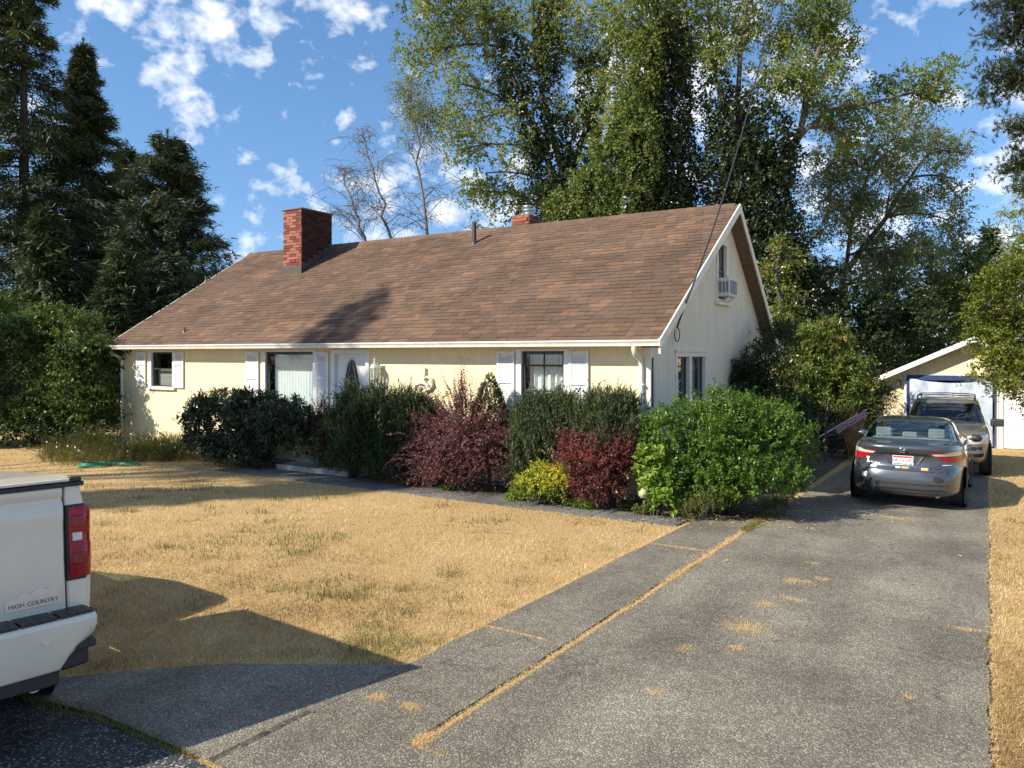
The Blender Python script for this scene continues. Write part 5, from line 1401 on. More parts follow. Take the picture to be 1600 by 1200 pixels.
leafmat('lf_pine', [(0, (.035, .055, .026)), (.6, (.062, .088, .042)), (1, (.105, .120, .05))], .08, .5)
leafmat('lf_juniper', [(0, (.055, .070, .016)), (.6, (.105, .120, .026)), (1, (.20, .20, .045))], .15, .5)
leafmat('lf_weed', [(0, (.06, .085, .018)), (.5, (.14, .15, .035)), (1, (.33, .27, .09))], .35, .6)
leafmat('lf_drygrass', [(0, (.21, .135, .058)), (.35, (.42, .285, .120)), (.75, (.62, .45, .205)), (1, (.76, .61, .35))], .3, .7, .2)
leafmat('lf_greengrass', [(0, (.06, .075, .016)), (.5, (.13, .14, .03)), (1, (.26, .23, .07))], .35, .6)
pmat('petal_white', (.82, .82, .78), (.72, .72, .66), .7)
pmat('petal_yellow', (.75, .55, .03), (.65, .45, .02), .7)
pmat('bloom_cream', (.50, .54, .28), (.36, .42, .18), .8, 30)

def bl(px, py, Y, rx, rz, ry=None):
    """ellipsoid centred on the ray through a pixel at depth plane Y; sizes in photo pixels -> metres"""
    p = at(px, py, Y); d = p.y * _c - p.x * _s; k = d / F_PX
    return (p.x, p.y, p.z, rx * k, ry if ry else rx * k * .8, rz * k)
# ------------------------------------------------------------------ planting along the front of the house
bush('rhododendron', 'broad dark rhododendron hedge shrub beneath the picture window', 'shrub',
     [bl(335, 672, 10.95, 62, 58, .62), bl(400, 668, 10.95, 65, 60, .66), bl(455, 676, 11.0, 55, 56, .6), bl(375, 705, 10.9, 75, 34, .55)], 2300, .17, 8, .14, .042, 'lf_rhodo', up=.3, alpha=1.15, droop=.25, shell=.18)
bush('barberry', 'dark red-tipped barberry in front of the white door', 'shrub',
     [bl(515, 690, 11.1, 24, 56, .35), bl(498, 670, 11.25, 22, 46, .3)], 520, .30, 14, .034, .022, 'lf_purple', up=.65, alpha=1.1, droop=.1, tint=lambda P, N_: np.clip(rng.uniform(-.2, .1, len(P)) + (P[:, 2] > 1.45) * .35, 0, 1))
bush('yew', 'dark upright yew beside the front step', 'shrub',
     [bl(555, 672, 11.0, 44, 66, .6), bl(585, 660, 11.1, 40, 62, .6), bl(560, 715, 10.9, 58, 40, .5), bl(520, 705, 11.05, 34, 44, .4)], 3200, .25, 16, .056, .018, 'lf_yew', tri=True, up=.75, alpha=.75, shell=.2, tj=.1)
bush('yew', 'dark green yew between the front step yew and purple barberry', 'shrub',
     [bl(635, 660, 11.2, 42, 58, .55), bl(660, 680, 11.2, 40, 60, .55), bl(615, 720, 11.0, 50, 36, .5)], 3000, .25, 16, .056, .018, 'lf_yew', tri=True, up=.75, alpha=.75, shell=.2, tj=.1)
def plumes(spots, Y, n, ll, lw, k, tn):
    def f(lv):
        S, D, L = [], [], []
        for (x0, y0, x1, y1) in spots:
            a, b_ = np.array(at(x0, y0, Y)), np.array(at(x1, y1, Y + .05))
            for _ in range(n):
                j = rng.normal(0, .05, 3); S.append(a + j); D.append(b_ - a + rng.normal(0, .06, 3)); L.append(np.linalg.norm(b_ - a) * rng.uniform(.7, 1.05))
        shoots(lv, np.array(S), np.array(D), np.array(L), k, ll, lw, 1.1, .03, t0=.0, tint=np.full(len(S), tn), tj=.2, taper=.55)
    return f
bush('barberry', 'large purple barberry with arching sprays under the yellow wall', 'shrub',
     [bl(690, 700, 10.95, 50, 42, .5), bl(735, 700, 10.9, 52, 46, .5), bl(765, 715, 10.95, 38, 42, .45), bl(700, 735, 10.85, 60, 30, .45)], 1300, .80, 28, .042, .026, 'lf_purple', up=.22, alpha=1.1, droop=.30, shell=.26, tj=.22, lo=-.4,
     extra=plumes([(722, 660, 722, 556), (715, 650, 690, 572), (728, 655, 745, 580), (722, 640, 705, 590), (740, 660, 780, 640), (650, 680, 606, 668), (660, 700, 604, 706), (670, 715, 630, 740), (724, 650, 726, 570), (700, 650, 672, 600), (760, 680, 795, 625), (690, 670, 650, 630), (745, 660, 762, 600), (675, 690, 625, 650), (770, 690, 806, 660), (722, 640, 724, 552), (718, 640, 714, 566), (727, 640, 734, 572)], 10.8, 8, .046, .032, 50, .66))
# dwarf conical spruce
def cone(lv, px, Y, ytop, ybot, rpx, n):
    top, bot = at(px, ytop, Y), at(px, ybot, Y); d = top.y * _c - top.x * _s; k = d / F_PX
    h = np.sqrt(rng.uniform(0, 1, n)); ang = rng.uniform(0, 2 * np.pi, n); r = rpx * k * np.sin(np.minimum(h, 1) * 1.75) * (1 + .12 * np.sin(ang * 5 + h * 17)) * rng.uniform(.82, 1.02, n)
    P = np.stack([top.x + r * np.cos(ang), top.y + r * np.sin(ang), top.z + (bot.z - top.z) * h], 1)
    D = np.stack([np.cos(ang), np.sin(ang), np.full(n, .9)], 1) + rng.normal(0, .25, (n, 3))
    sun_side = (np.cos(ang) * .2 + .5)
    shoots(lv, P, D, .07, 9, .042, .016, .7, tint=np.clip(rng.uniform(.1, .9, n) - (np.cos(ang) < -.2) * .0, 0, 1), tj=.1)
root = thing('dwarf_spruce', 'small conical dwarf spruce against the wall by shuttered window', 'shrub', (at(765, 640, 11.35).x, 11.35, gz(11.35)))
lv = Leaves(True); cone(lv, 765, 11.35, 584, 690, 29, 3800); link('foliage', lv.mesh('dwarf_spruce_foliage'), 'lf_spruce', root)
p = at(765, 690, 11.35); MB().tube([(p.x, 11.35, gz(11.35)), (p.x, 11.35, p.z + .1)], .035, 8).build('stem', 'bark_dark', root)
for lab, bb, ex in (('bushy mugo pine beneath the right-hand shuttered window', [bl(835, 660, 11.15, 44, 44, .5), bl(870, 650, 11.2, 40, 40, .5), bl(850, 690, 11.0, 52, 40, .5), bl(825, 725, 11.05, 40, 34, .4)], [(890, 640, 889, 578), (905, 640, 908, 600), (868, 640, 864, 605), (806, 660, 808, 618)]),
                    ('bushy mugo pine with tall leaders near the house corner', [bl(925, 660, 11.15, 40, 42, .5), bl(962, 655, 11.2, 38, 44, .5), bl(945, 695, 11.0, 54, 40, .45), bl(985, 700, 11.15, 30, 50, .4)], [(948, 620, 948, 580), (975, 640, 984, 605), (935, 640, 930, 607), (918, 640, 915, 610)])):
    bush('mugo_pine', lab, 'shrub', bb, 2600, .26, 18, .064, .017, 'lf_mugo', tri=True, up=.8, alpha=.6, shell=.2, tj=.12, extra=plumes(ex, 11.1, 2, .05, .011, 30, .5))
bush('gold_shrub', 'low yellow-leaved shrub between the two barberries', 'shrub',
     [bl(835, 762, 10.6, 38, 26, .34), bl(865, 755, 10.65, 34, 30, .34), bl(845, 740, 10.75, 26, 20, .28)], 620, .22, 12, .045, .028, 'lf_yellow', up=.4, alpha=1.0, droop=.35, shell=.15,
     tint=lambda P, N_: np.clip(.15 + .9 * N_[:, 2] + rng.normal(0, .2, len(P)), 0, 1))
bush('barberry', 'bright red barberry beside the gold shrub', 'shrub',
     [bl(915, 715, 10.75, 46, 36, .42), bl(955, 715, 10.8, 44, 38, .42), bl(935, 760, 10.7, 50, 32, .4)], 1500, .26, 16, .038, .028, 'lf_red', up=.55, alpha=1.1, droop=.1, shell=.16,
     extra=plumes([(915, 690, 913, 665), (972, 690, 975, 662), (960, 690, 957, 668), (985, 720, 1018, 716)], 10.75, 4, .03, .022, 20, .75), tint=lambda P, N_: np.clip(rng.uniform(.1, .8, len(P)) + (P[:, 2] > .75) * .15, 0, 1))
bush('hydrangea', 'light green hydrangea with one cream bloom by the path end', 'shrub',
     [bl(1030, 755, 10.75, 28, 34, .3), bl(1015, 725, 10.8, 26, 30, .3), bl(1040, 785, 10.6, 22, 20, .25)], 170, .12, 5, .13, .085, 'lf_lime', up=.4, alpha=1.2, droop=.1, shell=.15, tj=.2)
hb = at(1005, 771, 10.42)
root_h = [o for o in COL.objects if o.name.startswith('hydrangea') and o.parent is None][0]
q = MB(); rr = random.Random(4)
for _ in range(90):
    v = Vector((rr.gauss(0, 1), rr.gauss(0, 1), rr.gauss(0, 1))).normalized(); c = hb + v * .068; a = v.orthogonal().normalized() * .018; b_ = v.cross(a).normalized() * .018
    q.add([c + a, c + b_, c - a, c - b_], [(0, 1, 2, 3)])
q.lathe(hb, [(.01, -.06), (.05, -.03), (.058, .01), (.03, .05)], 10)
tag(q.build('bloom', 'bloom_cream', root_h), kind='stuff')
bush('evergreen_shrub', 'big glossy bright green shrub at the house corner by the drive', 'shrub',
     [bl(1060, 690, 11.35, 62, 68, .7), bl(1125, 680, 11.5, 70, 66, .8), bl(1190, 690, 11.9, 66, 66, .8), bl(1230, 710, 12.6, 42, 56, .7), bl(1130, 735, 11.3, 105, 46, .65), bl(1110, 762, 11.1, 70, 28, .5), bl(1180, 758, 11.5, 70, 30, .55), bl(1050, 745, 11.0, 40, 40, .4)], 3900, .22, 11, .062, .034, 'lf_green', up=.5, alpha=1.05, droop=.08, shell=.16, tj=.22,
     extra=plumes([(1140, 640, 1146, 600), (1075, 650, 1076, 612), (1160, 640, 1168, 608), (1215, 655, 1222, 622), (1100, 645, 1098, 608), (1190, 650, 1196, 615), (1240, 690, 1262, 668)], 11.5, 4, .055, .03, 16, .7))
bush('weed_clump', 'straggly olive weeds at the foot of the glossy shrub', 'weeds',
     [bl(1075, 800, 10.72, 24, 20, .22), bl(1105, 790, 10.85, 30, 22, .25)], 240, .20, 8, .05, .012, 'lf_weed', up=.6, alpha=.9, shell=.25, stem_n=6)
bush('juniper', 'low wispy juniper at the edge of the drive', 'shrub', [bl(1212, 790, 11.75, 24, 12, .25)], 170, .22, 14, .03, .008, 'lf_juniper', up=.2, alpha=.6, droop=.1, stem_n=5)
for i, (px, py, rx, rz) in enumerate(((905, 797, 22, 9), (975, 800, 18, 10), (800, 785, 18, 9), (1000, 806, 20, 8), (700, 768, 26, 8), (640, 760, 24, 8))):
    g = gnd(px, py); 
    bush('ground_cover', ['leafy low weeds in front of the red barberry', 'rounded weed leaves beside the hydrangea foot', 'low green weeds beside gold shrub and purple barberry', 'yellow-green creeping weeds at the path end', 'low weeds along the path below purple barberry', 'shaded low weeds along the path below the yew'][i], 'weeds',
         [(g.x, g.y + .08, g.z + .06, rx * .0095, .14, rz * .0095)], 110, .08, 5, .045, .032, 'lf_weed' if i % 2 else 'lf_lime', up=.6, alpha=1.2, stem_n=4, tint=lambda P, N_: rng.uniform(0, .55, len(P)))
# ------------------------------------------------------------------ side yard
bush('photinia', 'tall yellow-green photinia with red tips beside the gable', 'shrub',
     [bl(1290, 565, 22.6, 52, 50, .9), bl(1255, 600, 22.2, 44, 54, .8), bl(1315, 610, 22.4, 50, 50, .9), bl(1268, 540, 22.6, 38, 38, .7), bl(1245, 650, 22.0, 34, 40, .7), bl(1300, 520, 22.8, 22, 26, .5)], 1800, .32, 10, .16, .052, 'lf_photinia', up=.5, alpha=1.0, droop=.15, shell=.2, tj=.14,
     tint=lambda P, N_: np.clip(rng.uniform(.25, .8, len(P)) + (rng.random(len(P)) < .025) * .5, 0, 1), extra=plumes([(1285, 520, 1285, 490), (1250, 540, 1246, 522)], 22.3, 5, .13, .045, 10, 1.0))
bush('laurel', 'dark laurel hiding the rear corner of the gable', 'shrub',
     [bl(1190, 590, 16.9, 52, 52, .8), bl(1165, 610, 16.6, 44, 42, .6), bl(1215, 540, 17.8, 34, 40, .7), bl(1200, 640, 16.4, 60, 44, .7)], 1300, .24, 9, .085, .034, 'lf_dark', up=.35, alpha=1.1, droop=.2)
bush('cedar_shrub', 'olive feathery cedar shrub beside the garage corner', 'shrub',
     [bl(1345, 640, 22.5, 34, 30, .8), bl(1372, 625, 23.5, 26, 34, .8), bl(1320, 650, 22, 24, 22, .6), bl(1360, 680, 22.5, 30, 26, .7)], 900, .42, 18, .075, .022, 'lf_juniper', up=.25, alpha=.7, droop=.15)
bush('tall_dry_grass', 'tuft of tall straw-coloured grass beside the barbecue', 'grass', [bl(1335, 690, 20.3, 14, 22, .35)], 320, .5, 6, .22, .012, 'lf_drygrass', up=.9, alpha=.35, stem_n=2)
bush('undergrowth_shrub', 'dark undergrowth shrub in the shade behind the fence posts', 'shrub', [bl(1265, 670, 21.5, 46, 46, 1.0), bl(1300, 650, 24, 50, 50, 1.0)], 900, .3, 9, .09, .045, 'lf_dark', up=.4)
# ------------------------------------------------------------------ left boundary
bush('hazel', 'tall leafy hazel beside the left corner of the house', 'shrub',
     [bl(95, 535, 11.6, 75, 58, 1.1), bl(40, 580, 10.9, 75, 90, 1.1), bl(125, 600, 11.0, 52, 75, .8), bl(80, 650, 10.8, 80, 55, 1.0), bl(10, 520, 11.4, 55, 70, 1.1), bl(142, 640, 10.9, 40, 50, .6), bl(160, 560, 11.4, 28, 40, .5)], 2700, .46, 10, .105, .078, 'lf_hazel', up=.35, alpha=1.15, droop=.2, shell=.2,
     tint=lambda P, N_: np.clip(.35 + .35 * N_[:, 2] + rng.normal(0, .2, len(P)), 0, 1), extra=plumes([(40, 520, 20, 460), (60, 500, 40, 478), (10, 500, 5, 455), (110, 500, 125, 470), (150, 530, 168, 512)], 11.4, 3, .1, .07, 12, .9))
bush('hazel', 'overhanging hazel at the roadside left of the lawn', 'shrub',
     [(-23.6, 8.2, 1.6, 1.3, 1.2, 1.6), (-22.6, 9.2, .9, .9, .9, 1.0), (-24.3, 9.6, 2.4, 1.0, .9, 1.0)], 900, .42, 10, .10, .075, 'lf_hazel', up=.35, alpha=1.15, droop=.2, shell=.25)
bush('bramble_thicket', 'dark thicket of brambles under the conifers', 'shrub', [bl(60, 685, 10.5, 95, 40, .8), bl(150, 685, 11.0, 50, 34, .6), bl(10, 660, 10.4, 60, 60, .8), bl(100, 690, 11.6, 90, 36, .8)], 1500, .3, 9, .07, .045, 'lf_dark', up=.4)
for lab, px, py, rx in (('rough weedy grass with daisies under the hazel', 90, 712, 90), ('rough weedy grass at the foot of the left wall corner', 215, 706, 60)):
    g = gnd(px, py + 14); d_ = g.y * _c - g.x * _s; k = d_ / F_PX
    rt = bush('rough_grass', lab, 'weeds', [(g.x, g.y + .7, g.z + .10, rx * k * 1.1, .85, .30)], 900, .42, 6, .17, .012, 'lf_weed', up=.85, alpha=.45, droop=.15, stem_n=3, tj=.25)
    q = MB()
    for _ in range(20):
        x, y = g.x + rng.uniform(-1, 1) * rx * k, g.y + .6 + rng.uniform(-.7, .4); z = gz(y) + rng.uniform(.18, .5)
        for j in range(6):
            t = 2 * math.pi * j / 6; q.add([(x, y, z), (x + .024 * math.cos(t - .4), y - .012, z + .024 * math.sin(t - .4)), (x + .024 * math.cos(t + .4), y - .012, z + .024 * math.sin(t + .4))], [(0, 1, 2)])
    tag(q.build('daisies', 'petal_white', rt), kind='stuff')
# ------------------------------------------------------------------ trees
def curve3(a, b, c, n):
    a, b, c = Vector(a), Vector(b), Vector(c); return [a.lerp(b, t).lerp(b.lerp(c, t), t) for t in [i / n for i in range(n + 1)]]
def pb(px, py, d, r, off=0.0, rz=None):
    """crown clump from a pixel at optical depth d(+off); radius in photo pixels"""
    p = atd(px, py, d + off); k = (d + off) / F_PX
    return (p.x, p.y, p.z, r * k, r * k, (rz or r) * k)
def tree(name, label, d, trunks, clumps, nspray, slen, k, ll, lw, mat, bark='bark_grey', group=None, shell=.45, up=.15, droop=.35, ivy=None, r0=.16, limb=True, tint=None, tj=.2, twig=True, lo=-1, clus=11):
    """trunks: pixel paths [(px,py)...] from the ground; clumps: (px,py,rpx,off,rz)"""
    b0 = atd(trunks[0][0][0], trunks[0][0][1], d); gzb = gz(b0.y, b0.x)
    root = thing(name, label, 'tree', (b0.x, b0.y, gzb), group)
    mb = MB(); spine = []
    for path in trunks:
        pts = [atd(px, py, d + (o[0] if o else 0)) for px, py, *o in path]
        if path is trunks[0] or pts[0].z < 3: pts = [Vector((pts[0].x, pts[0].y, gzb - .1))] + pts
        fine = []
        for i in range(len(pts) - 1):
            for t in (0, .34, .67): fine.append(pts[i].lerp(pts[i + 1], t) + Vector((rng.normal(0, .05), rng.normal(0, .05), 0)))
        fine.append(pts[-1]); n = len(fine); rr0 = r0 * (1 if path is trunks[0] else .7)
        mb.tube(fine, [rr0 * (1 - .85 * i / (n - 1)) + .012 for i in range(n)], 8); spine += fine[1:]
    bl_ = [pb(c[0], c[1], d, c[2], c[3] if len(c) > 3 else rng.uniform(-1, 1) * c[2] * d / F_PX * .8, c[4] if len(c) > 4 else None) for c in clumps]
    if limb and bl_:
        for c in bl_:
            e = Vector(c[:3]); cand = [s for s in spine if s.z < e.z + .3] or spine
            s0 = min(cand, key=lambda s: (s - e).length + .5 * max(0, s.z - e.z + 1.0))
            mid = s0.lerp(e, .5) + Vector((0, 0, .18 * (e - s0).length))
            pts = curve3(s0, mid, e, 5); mb.tube(pts, [r0 * .32 * (1 - .7 * i / 5) + .008 for i in range(6)], 5, cap=False)
            for _ in range(5):
                v = Vector(rvec(1)[0]); f = e + Vector((v.x * c[3], v.y * c[4], v.z * c[5])) * .9
                mb.tube(curve3(pts[3], pts[3].lerp(f, .5) + Vector((0, 0, .1)), f, 3), [.018, .014, .010, .006], 4, cap=False)
    mb.build('trunk', bark, root, smooth=60)
    if bl_:
        A0 = np.array(bl_); A = []                     # leafy masses break up into many small clusters with gaps between
        for c in A0:
            for _ in range(clus):
                v = rvec(1)[0] * rng.uniform(.2, 1.0) ** .6; q = rng.uniform(.22, .42)
                A.append((c[0] + v[0] * c[3], c[1] + v[1] * c[4], c[2] + v[2] * c[5], c[3] * q, c[4] * q, c[5] * q * .8))
        A = np.array(A); w = A[:, 3] * A[:, 5]; w = w / w.sum(); i = rng.choice(len(A), nspray, p=w)
        dd = rvec(nspray); r = 1 - np.abs(rng.normal(0, shell, nspray)); r = np.clip(r, .05, 1.1)
        P = A[i, :3] + dd * A[i, 3:6] * r[:, None]
        D = dd * .8 + np.array([0, 0, up]) + rng.normal(0, .4, P.shape)
        L = slen * rng.uniform(.5, 1.4, nspray)
        base = rng.normal(.5, .15, len(A))[i] + rng.normal(0, .12, nspray) if tint is None else tint(P)
        lv = Leaves(); shoots(lv, P, D, L, k, ll, lw, 1.15, droop, t0=.05, tint=base, tj=tj, upn=.35)
        link('crown', lv.mesh(name + '_crown'), mat, root)
    if ivy:
        for (im, ic, n_, sz) in ivy:
            A = [pb(c[0], c[1], d, c[2], c[3] if len(c) > 3 else 0, c[4] if len(c) > 4 else None) for c in ic]
            P, N_ = blob_points(A, n_, .25, -1); lv = Leaves()
            shoots(lv, P, N_ + np.array([0, 0, -.5]) + rng.normal(0, .35, P.shape), .4, 9, sz, sz * .8, 1.2, .5, t0=.05, tj=.22, upn=.3)
            link('ivy', lv.mesh(name + '_ivy'), im, root)
    return root
def conifer(name, label, px, d, ytop, R_px, mat, zbot_px, n_lv, per, spray, seed, group=None, droop=.35, upturn=.0, sparse=1.0, top_pow=.85, root_xy=None, height=None, radius=None, nz=3, quad=(.30, .075), bare=.04):
    g = np.random.default_rng(seed)
    if root_xy is None:
        p = atd(px, ytop, d); x0, y0, ztop = p.x, p.y, p.z; Rm = R_px * d / F_PX
    else:
        x0, y0 = root_xy; ztop = height; Rm = radius
    zb = gz(y0, x0)
    root = thing(name, label, 'tree', (x0, y0, zb), group)
    H = ztop - zb; lean = g.normal(0, .012, 2)
    mb = MB(); mb.tube([(x0 + lean[0] * H * t * (1 - t), y0 + lean[1] * H * t * (1 - t), zb - .1 + (H + .05) * t) for t in np.linspace(0, 1, 9)], [max(.018 * H * (1 - t), .012) for t in np.linspace(0, 1, 9)], 8)
    z_low = zb + H * bare
    tl = 1 - (1 - np.linspace(0, 1, n_lv)) ** 1.0
    lv = Leaves(True); bs, bd, blen, tn = [], [], [], []
    for t in tl[:-1]:
        n = max(3, int(per * (1 - .35 * t) * g.uniform(.8, 1.2) * sparse))
        for a in g.uniform(0, 2 * math.pi, n):
            L = Rm * ((1 - t) ** top_pow) * g.uniform(.45, 1.2) + .12
            z = z_low + (ztop - z_low) * t + g.normal(0, .12)
            bs.append((x0, y0, min(z, ztop))); bd.append((math.cos(a), math.sin(a), .30 * (t - .35) + upturn)); blen.append(L); tn.append(g.uniform(.15, .75))
    bs, bd, blen, tn = np.array(bs), np.array(bd), np.array(blen), np.array(tn)
    for i in range(0, len(bs), 3):
        e = bs[i] + bd[i] * blen[i] * .8; e[2] -= droop * blen[i] * .64; mb.tube([bs[i], (bs[i] + e) / 2 + np.array([0, 0, .06 * blen[i]]), e], [.035, .02, .006], 4, cap=False)
    mb.build('trunk', 'bark_dark', root, smooth=60)
    n = len(bs); s = g.uniform(.02, 1, (n, spray)) ** .62; side = g.choice((-1, 1), (n, spray))
    dh = unit(bd); perp = np.stack([-dh[:, 1], dh[:, 0], np.zeros(n)], 1)
    P = bs[:, None] + dh[:, None] * (s * blen[:, None])[..., None]
    P[..., 2] -= droop * blen[:, None] * s ** 2 - droop * .35 * blen[:, None] * s ** 4
    wid = np.minimum(.22 + .12 * blen[:, None], .45 * blen[:, None]) * (1.15 - s * .75)
    P += perp[:, None] * (side * wid * g.uniform(0, 1, s.shape))[..., None] + g.normal(0, .06, P.shape)
    D = dh[:, None] * (.75) + perp[:, None] * (side * g.uniform(.2, .9, s.shape))[..., None] + np.array([0, 0, -.30]) + g.normal(0, .22, P.shape)
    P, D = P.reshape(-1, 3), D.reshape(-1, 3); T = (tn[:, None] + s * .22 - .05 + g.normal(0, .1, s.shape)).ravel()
    for j in range(nz):
        jit = g.normal(0, .10, P.shape)
        lv.add(P + jit, D + g.normal(0, .4, P.shape), quad[0] * g.uniform(.6, 1.25, len(P)), quad[1] * g.uniform(.7, 1.3, len(P)), T)
    zt = np.linspace(.15, 1.6, 40); Pt = np.stack([np.full(40, x0), np.full(40, y0), ztop + .5 - zt], 1); lv.add(np.repeat(Pt, 5, 0), rvec(200) + np.array([0, 0, .6]), .16, .04, .5)
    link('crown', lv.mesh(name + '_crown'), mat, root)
    return root
GC = 'conifers on the left boundary'
conifer('fir_tree', 'tallest dark fir with drooping branch fans left of the house', 35, 34, -140, 225, 'lf_conifer', 0, 52, 9, 36, 1, GC, droop=.45, nz=7, quad=(.32, .06), top_pow=1.0)
conifer('fir_tree', 'tall dark spire-topped fir second in height left of the house', 130, 37, 72, 170, 'lf_conifer', 0, 52, 9, 36, 2, GC, droop=.30, nz=7, quad=(.32, .06), top_pow=1.0)
conifer('spruce_tree', 'broad dark spruce rising right beside the left roof slope', 262, 33, 216, 150, 'lf_fir', 0, 46, 10, 36, 3, GC, droop=.12, upturn=.12, nz=7, quad=(.29, .055), top_pow=.62)
conifer('fir_tree', 'narrow fir filling the gap between spire fir and broad spruce', 198, 42, 228, 100, 'lf_conifer', 0, 40, 9, 30, 4, GC, droop=.25, nz=5, quad=(.38, .09))
conifer('fir_tree', 'low dark fir at the left edge behind the hazel', 75, 30, 330, 105, 'lf_conifer', 0, 34, 9, 26, 5, GC, droop=.3, nz=5, quad=(.34, .08))
conifer('fir_tree', 'low dark fir behind the left roof end', 190, 29, 395, 90, 'lf_conifer', 0, 34, 9, 26, 6, GC, droop=.3, nz=5, quad=(.34, .08))
conifer('fir_tree', 'low bushy fir against the left roof slope', 262, 30, 400, 85, 'lf_fir', 0, 30, 9, 24, 16, GC, droop=.2, nz=5, quad=(.30, .07), top_pow=.6)
# across the street, behind the photographer: they shade lawn, hedge and roof
def tip_for(P, dist):
    P = Vector(P); return P - LDIR * dist
T2 = tip_for((-8.9, 11.3, .9), 27.0)
conifer('street_conifer', 'conifer across the street whose shadow crosses the lawn', 0, 0, 0, 0, 'lf_conifer', 0, 44, 9, 22, 31, 'conifers across the street', root_xy=(T2.x, T2.y), height=T2.z, radius=2.6, nz=2, quad=(.42, .13), droop=.25)
# broad leafy tree across the street; its crown shades door, hedge and a patch of roof
Q = [(-11.72, 13.35, 3.85, .22), (-11.80, 12.95, 3.55, .34), (-11.78, 12.5, 3.3, .48), (-11.72, 12.0, 3.0, .62), (-11.62, 11.55, 2.6, .78), (-11.45, 11.4, 1.7, .75), (-11.2, 11.2, .9, .9), (-12.2, 10.8, .5, .8), (-10.3, 11.0, .5, .8), (-13.2, 10.6, .3, .9),
     (-14.4, 10.7, .3, .9), (-15.4, 10.6, .2, .7), (-16.6, 10.4, .1, .6), (-12.6, 9.9, .0, .7), (-17.8, 10.6, 0, .5), (-10.6, 10.2, 0, .6)]
CL = []
for (x, y, z, r) in Q:
    p = tip_for((x, y, z), 25.0 + rng.uniform(-1.5, 1.5)); CL.append((p.x, p.y, p.z, r, r, r))
cm = np.mean(np.array(CL)[:, :3], 0); bx_, by_ = cm[0] + .4, cm[1] + .3; gb = gz(by_, bx_)
st = thing('street_maple', 'broad leafy maple across the street whose shadow falls on the hedge and roof', 'tree', (bx_, by_, gb))
mb = MB(); mb.tube([(bx_, by_, gb - .1), (bx_ + .1, by_, gb + 4), (bx_, by_ + .1, gb + 9), (cm[0], cm[1], cm[2])], [.35, .28, .2, .08], 10)
for c in CL:
    s0 = Vector((bx_, by_, gb + rng.uniform(6.5, 9.5))); e = Vector(c[:3]); mb.tube(curve3(s0, s0.lerp(e, .5) + Vector((0, 0, .6)), e, 5), [.09, .07, .055, .04, .03, .015], 6, cap=False)
mb.build('trunk', 'bark_grey', st, smooth=60)
P_, N_ = blob_points(CL, 1500, .45, -1); lv = Leaves(); shoots(lv, P_, N_ + rng.normal(0, .3, P_.shape), .35, 9, .16, .13, 1.15, .3); link('crown', lv.mesh('street_maple_crown'), 'lf_maple', st)
T3 = (-29.4, -.5)
conifer('street_conifer', 'conifer at the street corner left of the lawn shading the hazel', 0, 0, 0, 0, 'lf_conifer', 0, 36, 9, 22, 33, 'conifers across the street', root_xy=T3, height=12.6, radius=3.4, nz=2, quad=(.45, .15), droop=.25)
conifer('street_conifer', 'shorter conifer further left along the street', 0, 0, 0, 0, 'lf_conifer', 0, 36, 9, 22, 34, 'conifers across the street', root_xy=(-35.5, 1.0), height=17.0, radius=3.6, nz=2, quad=(.5, .16), droop=.25)
# bare birches
def bare_birch(label, base, top, d, leafy, seed):
    g = np.random.default_rng(seed); a, b_ = atd(base[0], base[1], d), atd(top[0], top[1], d); g0 = gz(a.y, a.x)
    root = thing('birch_tree', label, 'tree', (a.x, a.y, g0), 'slender birches behind the roof')
    mb = MB(); pts = [Vector((a.x, a.y, g0)), a] + [a.lerp(b_, t) + Vector((g.normal(0, .07), g.normal(0, .07), 0)) for t in np.linspace(.12, 1, 9)]
    mb.tube(pts, [.065] + [.052 * (1 - .88 * i / 9) + .006 for i in range(10)], 7)
    ends = []; axis = (b_ - a)
    for i in range(38):
        t = g.uniform(.02, .97); s0 = a + axis * t; az = g.uniform(0, 2 * math.pi); L = (1.9 * (1 - t) + .55) * g.uniform(.5, 1.1)
        hd = Vector((math.cos(az), math.sin(az), 0)); e = s0 + hd * L * .75 + Vector((0, 0, L * g.uniform(.15, .65)))
        mid = s0.lerp(e, .5) + Vector((0, 0, L * .22)); c = curve3(s0, mid, e, 6); mb.tube(c, [.015 * (1 - t * .5) * (1 - .11 * k) for k in range(7)], 4, cap=False)
        for j in range(10):
            q = c[g.integers(2, 7)]; f = q + Vector((g.normal(0, .35), g.normal(0, .35), g.uniform(-.55, .25))) * min(L, 1.2)
            mb.tube(curve3(q, q.lerp(f, .5) + Vector((0, 0, .12)), f, 3), [.008, .007, .006, .004], 3, cap=False); ends.append((q, f))
    mb.build('trunk', 'bark_birch', root, smooth=60)
    if leafy:
        lv = Leaves(); E_ = [(q, f) for q, f in ends if f.z > a.z + axis.z * leafy]
        S = np.array([q for q, f in E_]); D = np.array([f - q for q, f in E_]); S = np.repeat(S, 3, 0); D = np.repeat(D, 3, 0) + g.normal(0, .25, (len(S), 3))
        shoots(lv, S, D, .9, 9, .085, .06, 1.2, .3, tint=rng.normal(.45, .15, len(S)), upn=.3); link('crown', lv.mesh('birch_crown'), 'lf_grey', root)
bare_birch('bare birch with fan of fine twigs nearest the big chimney', (572, 385), (532, 262), 27, 0, 1)
bare_birch('bare forked birch between chimney and leafier birch', (612, 378), (566, 205), 28, 0, 2)
bare_birch('slim birch with thin leaves near its top behind the roof', (668, 372), (640, 110), 27, .55, 3)

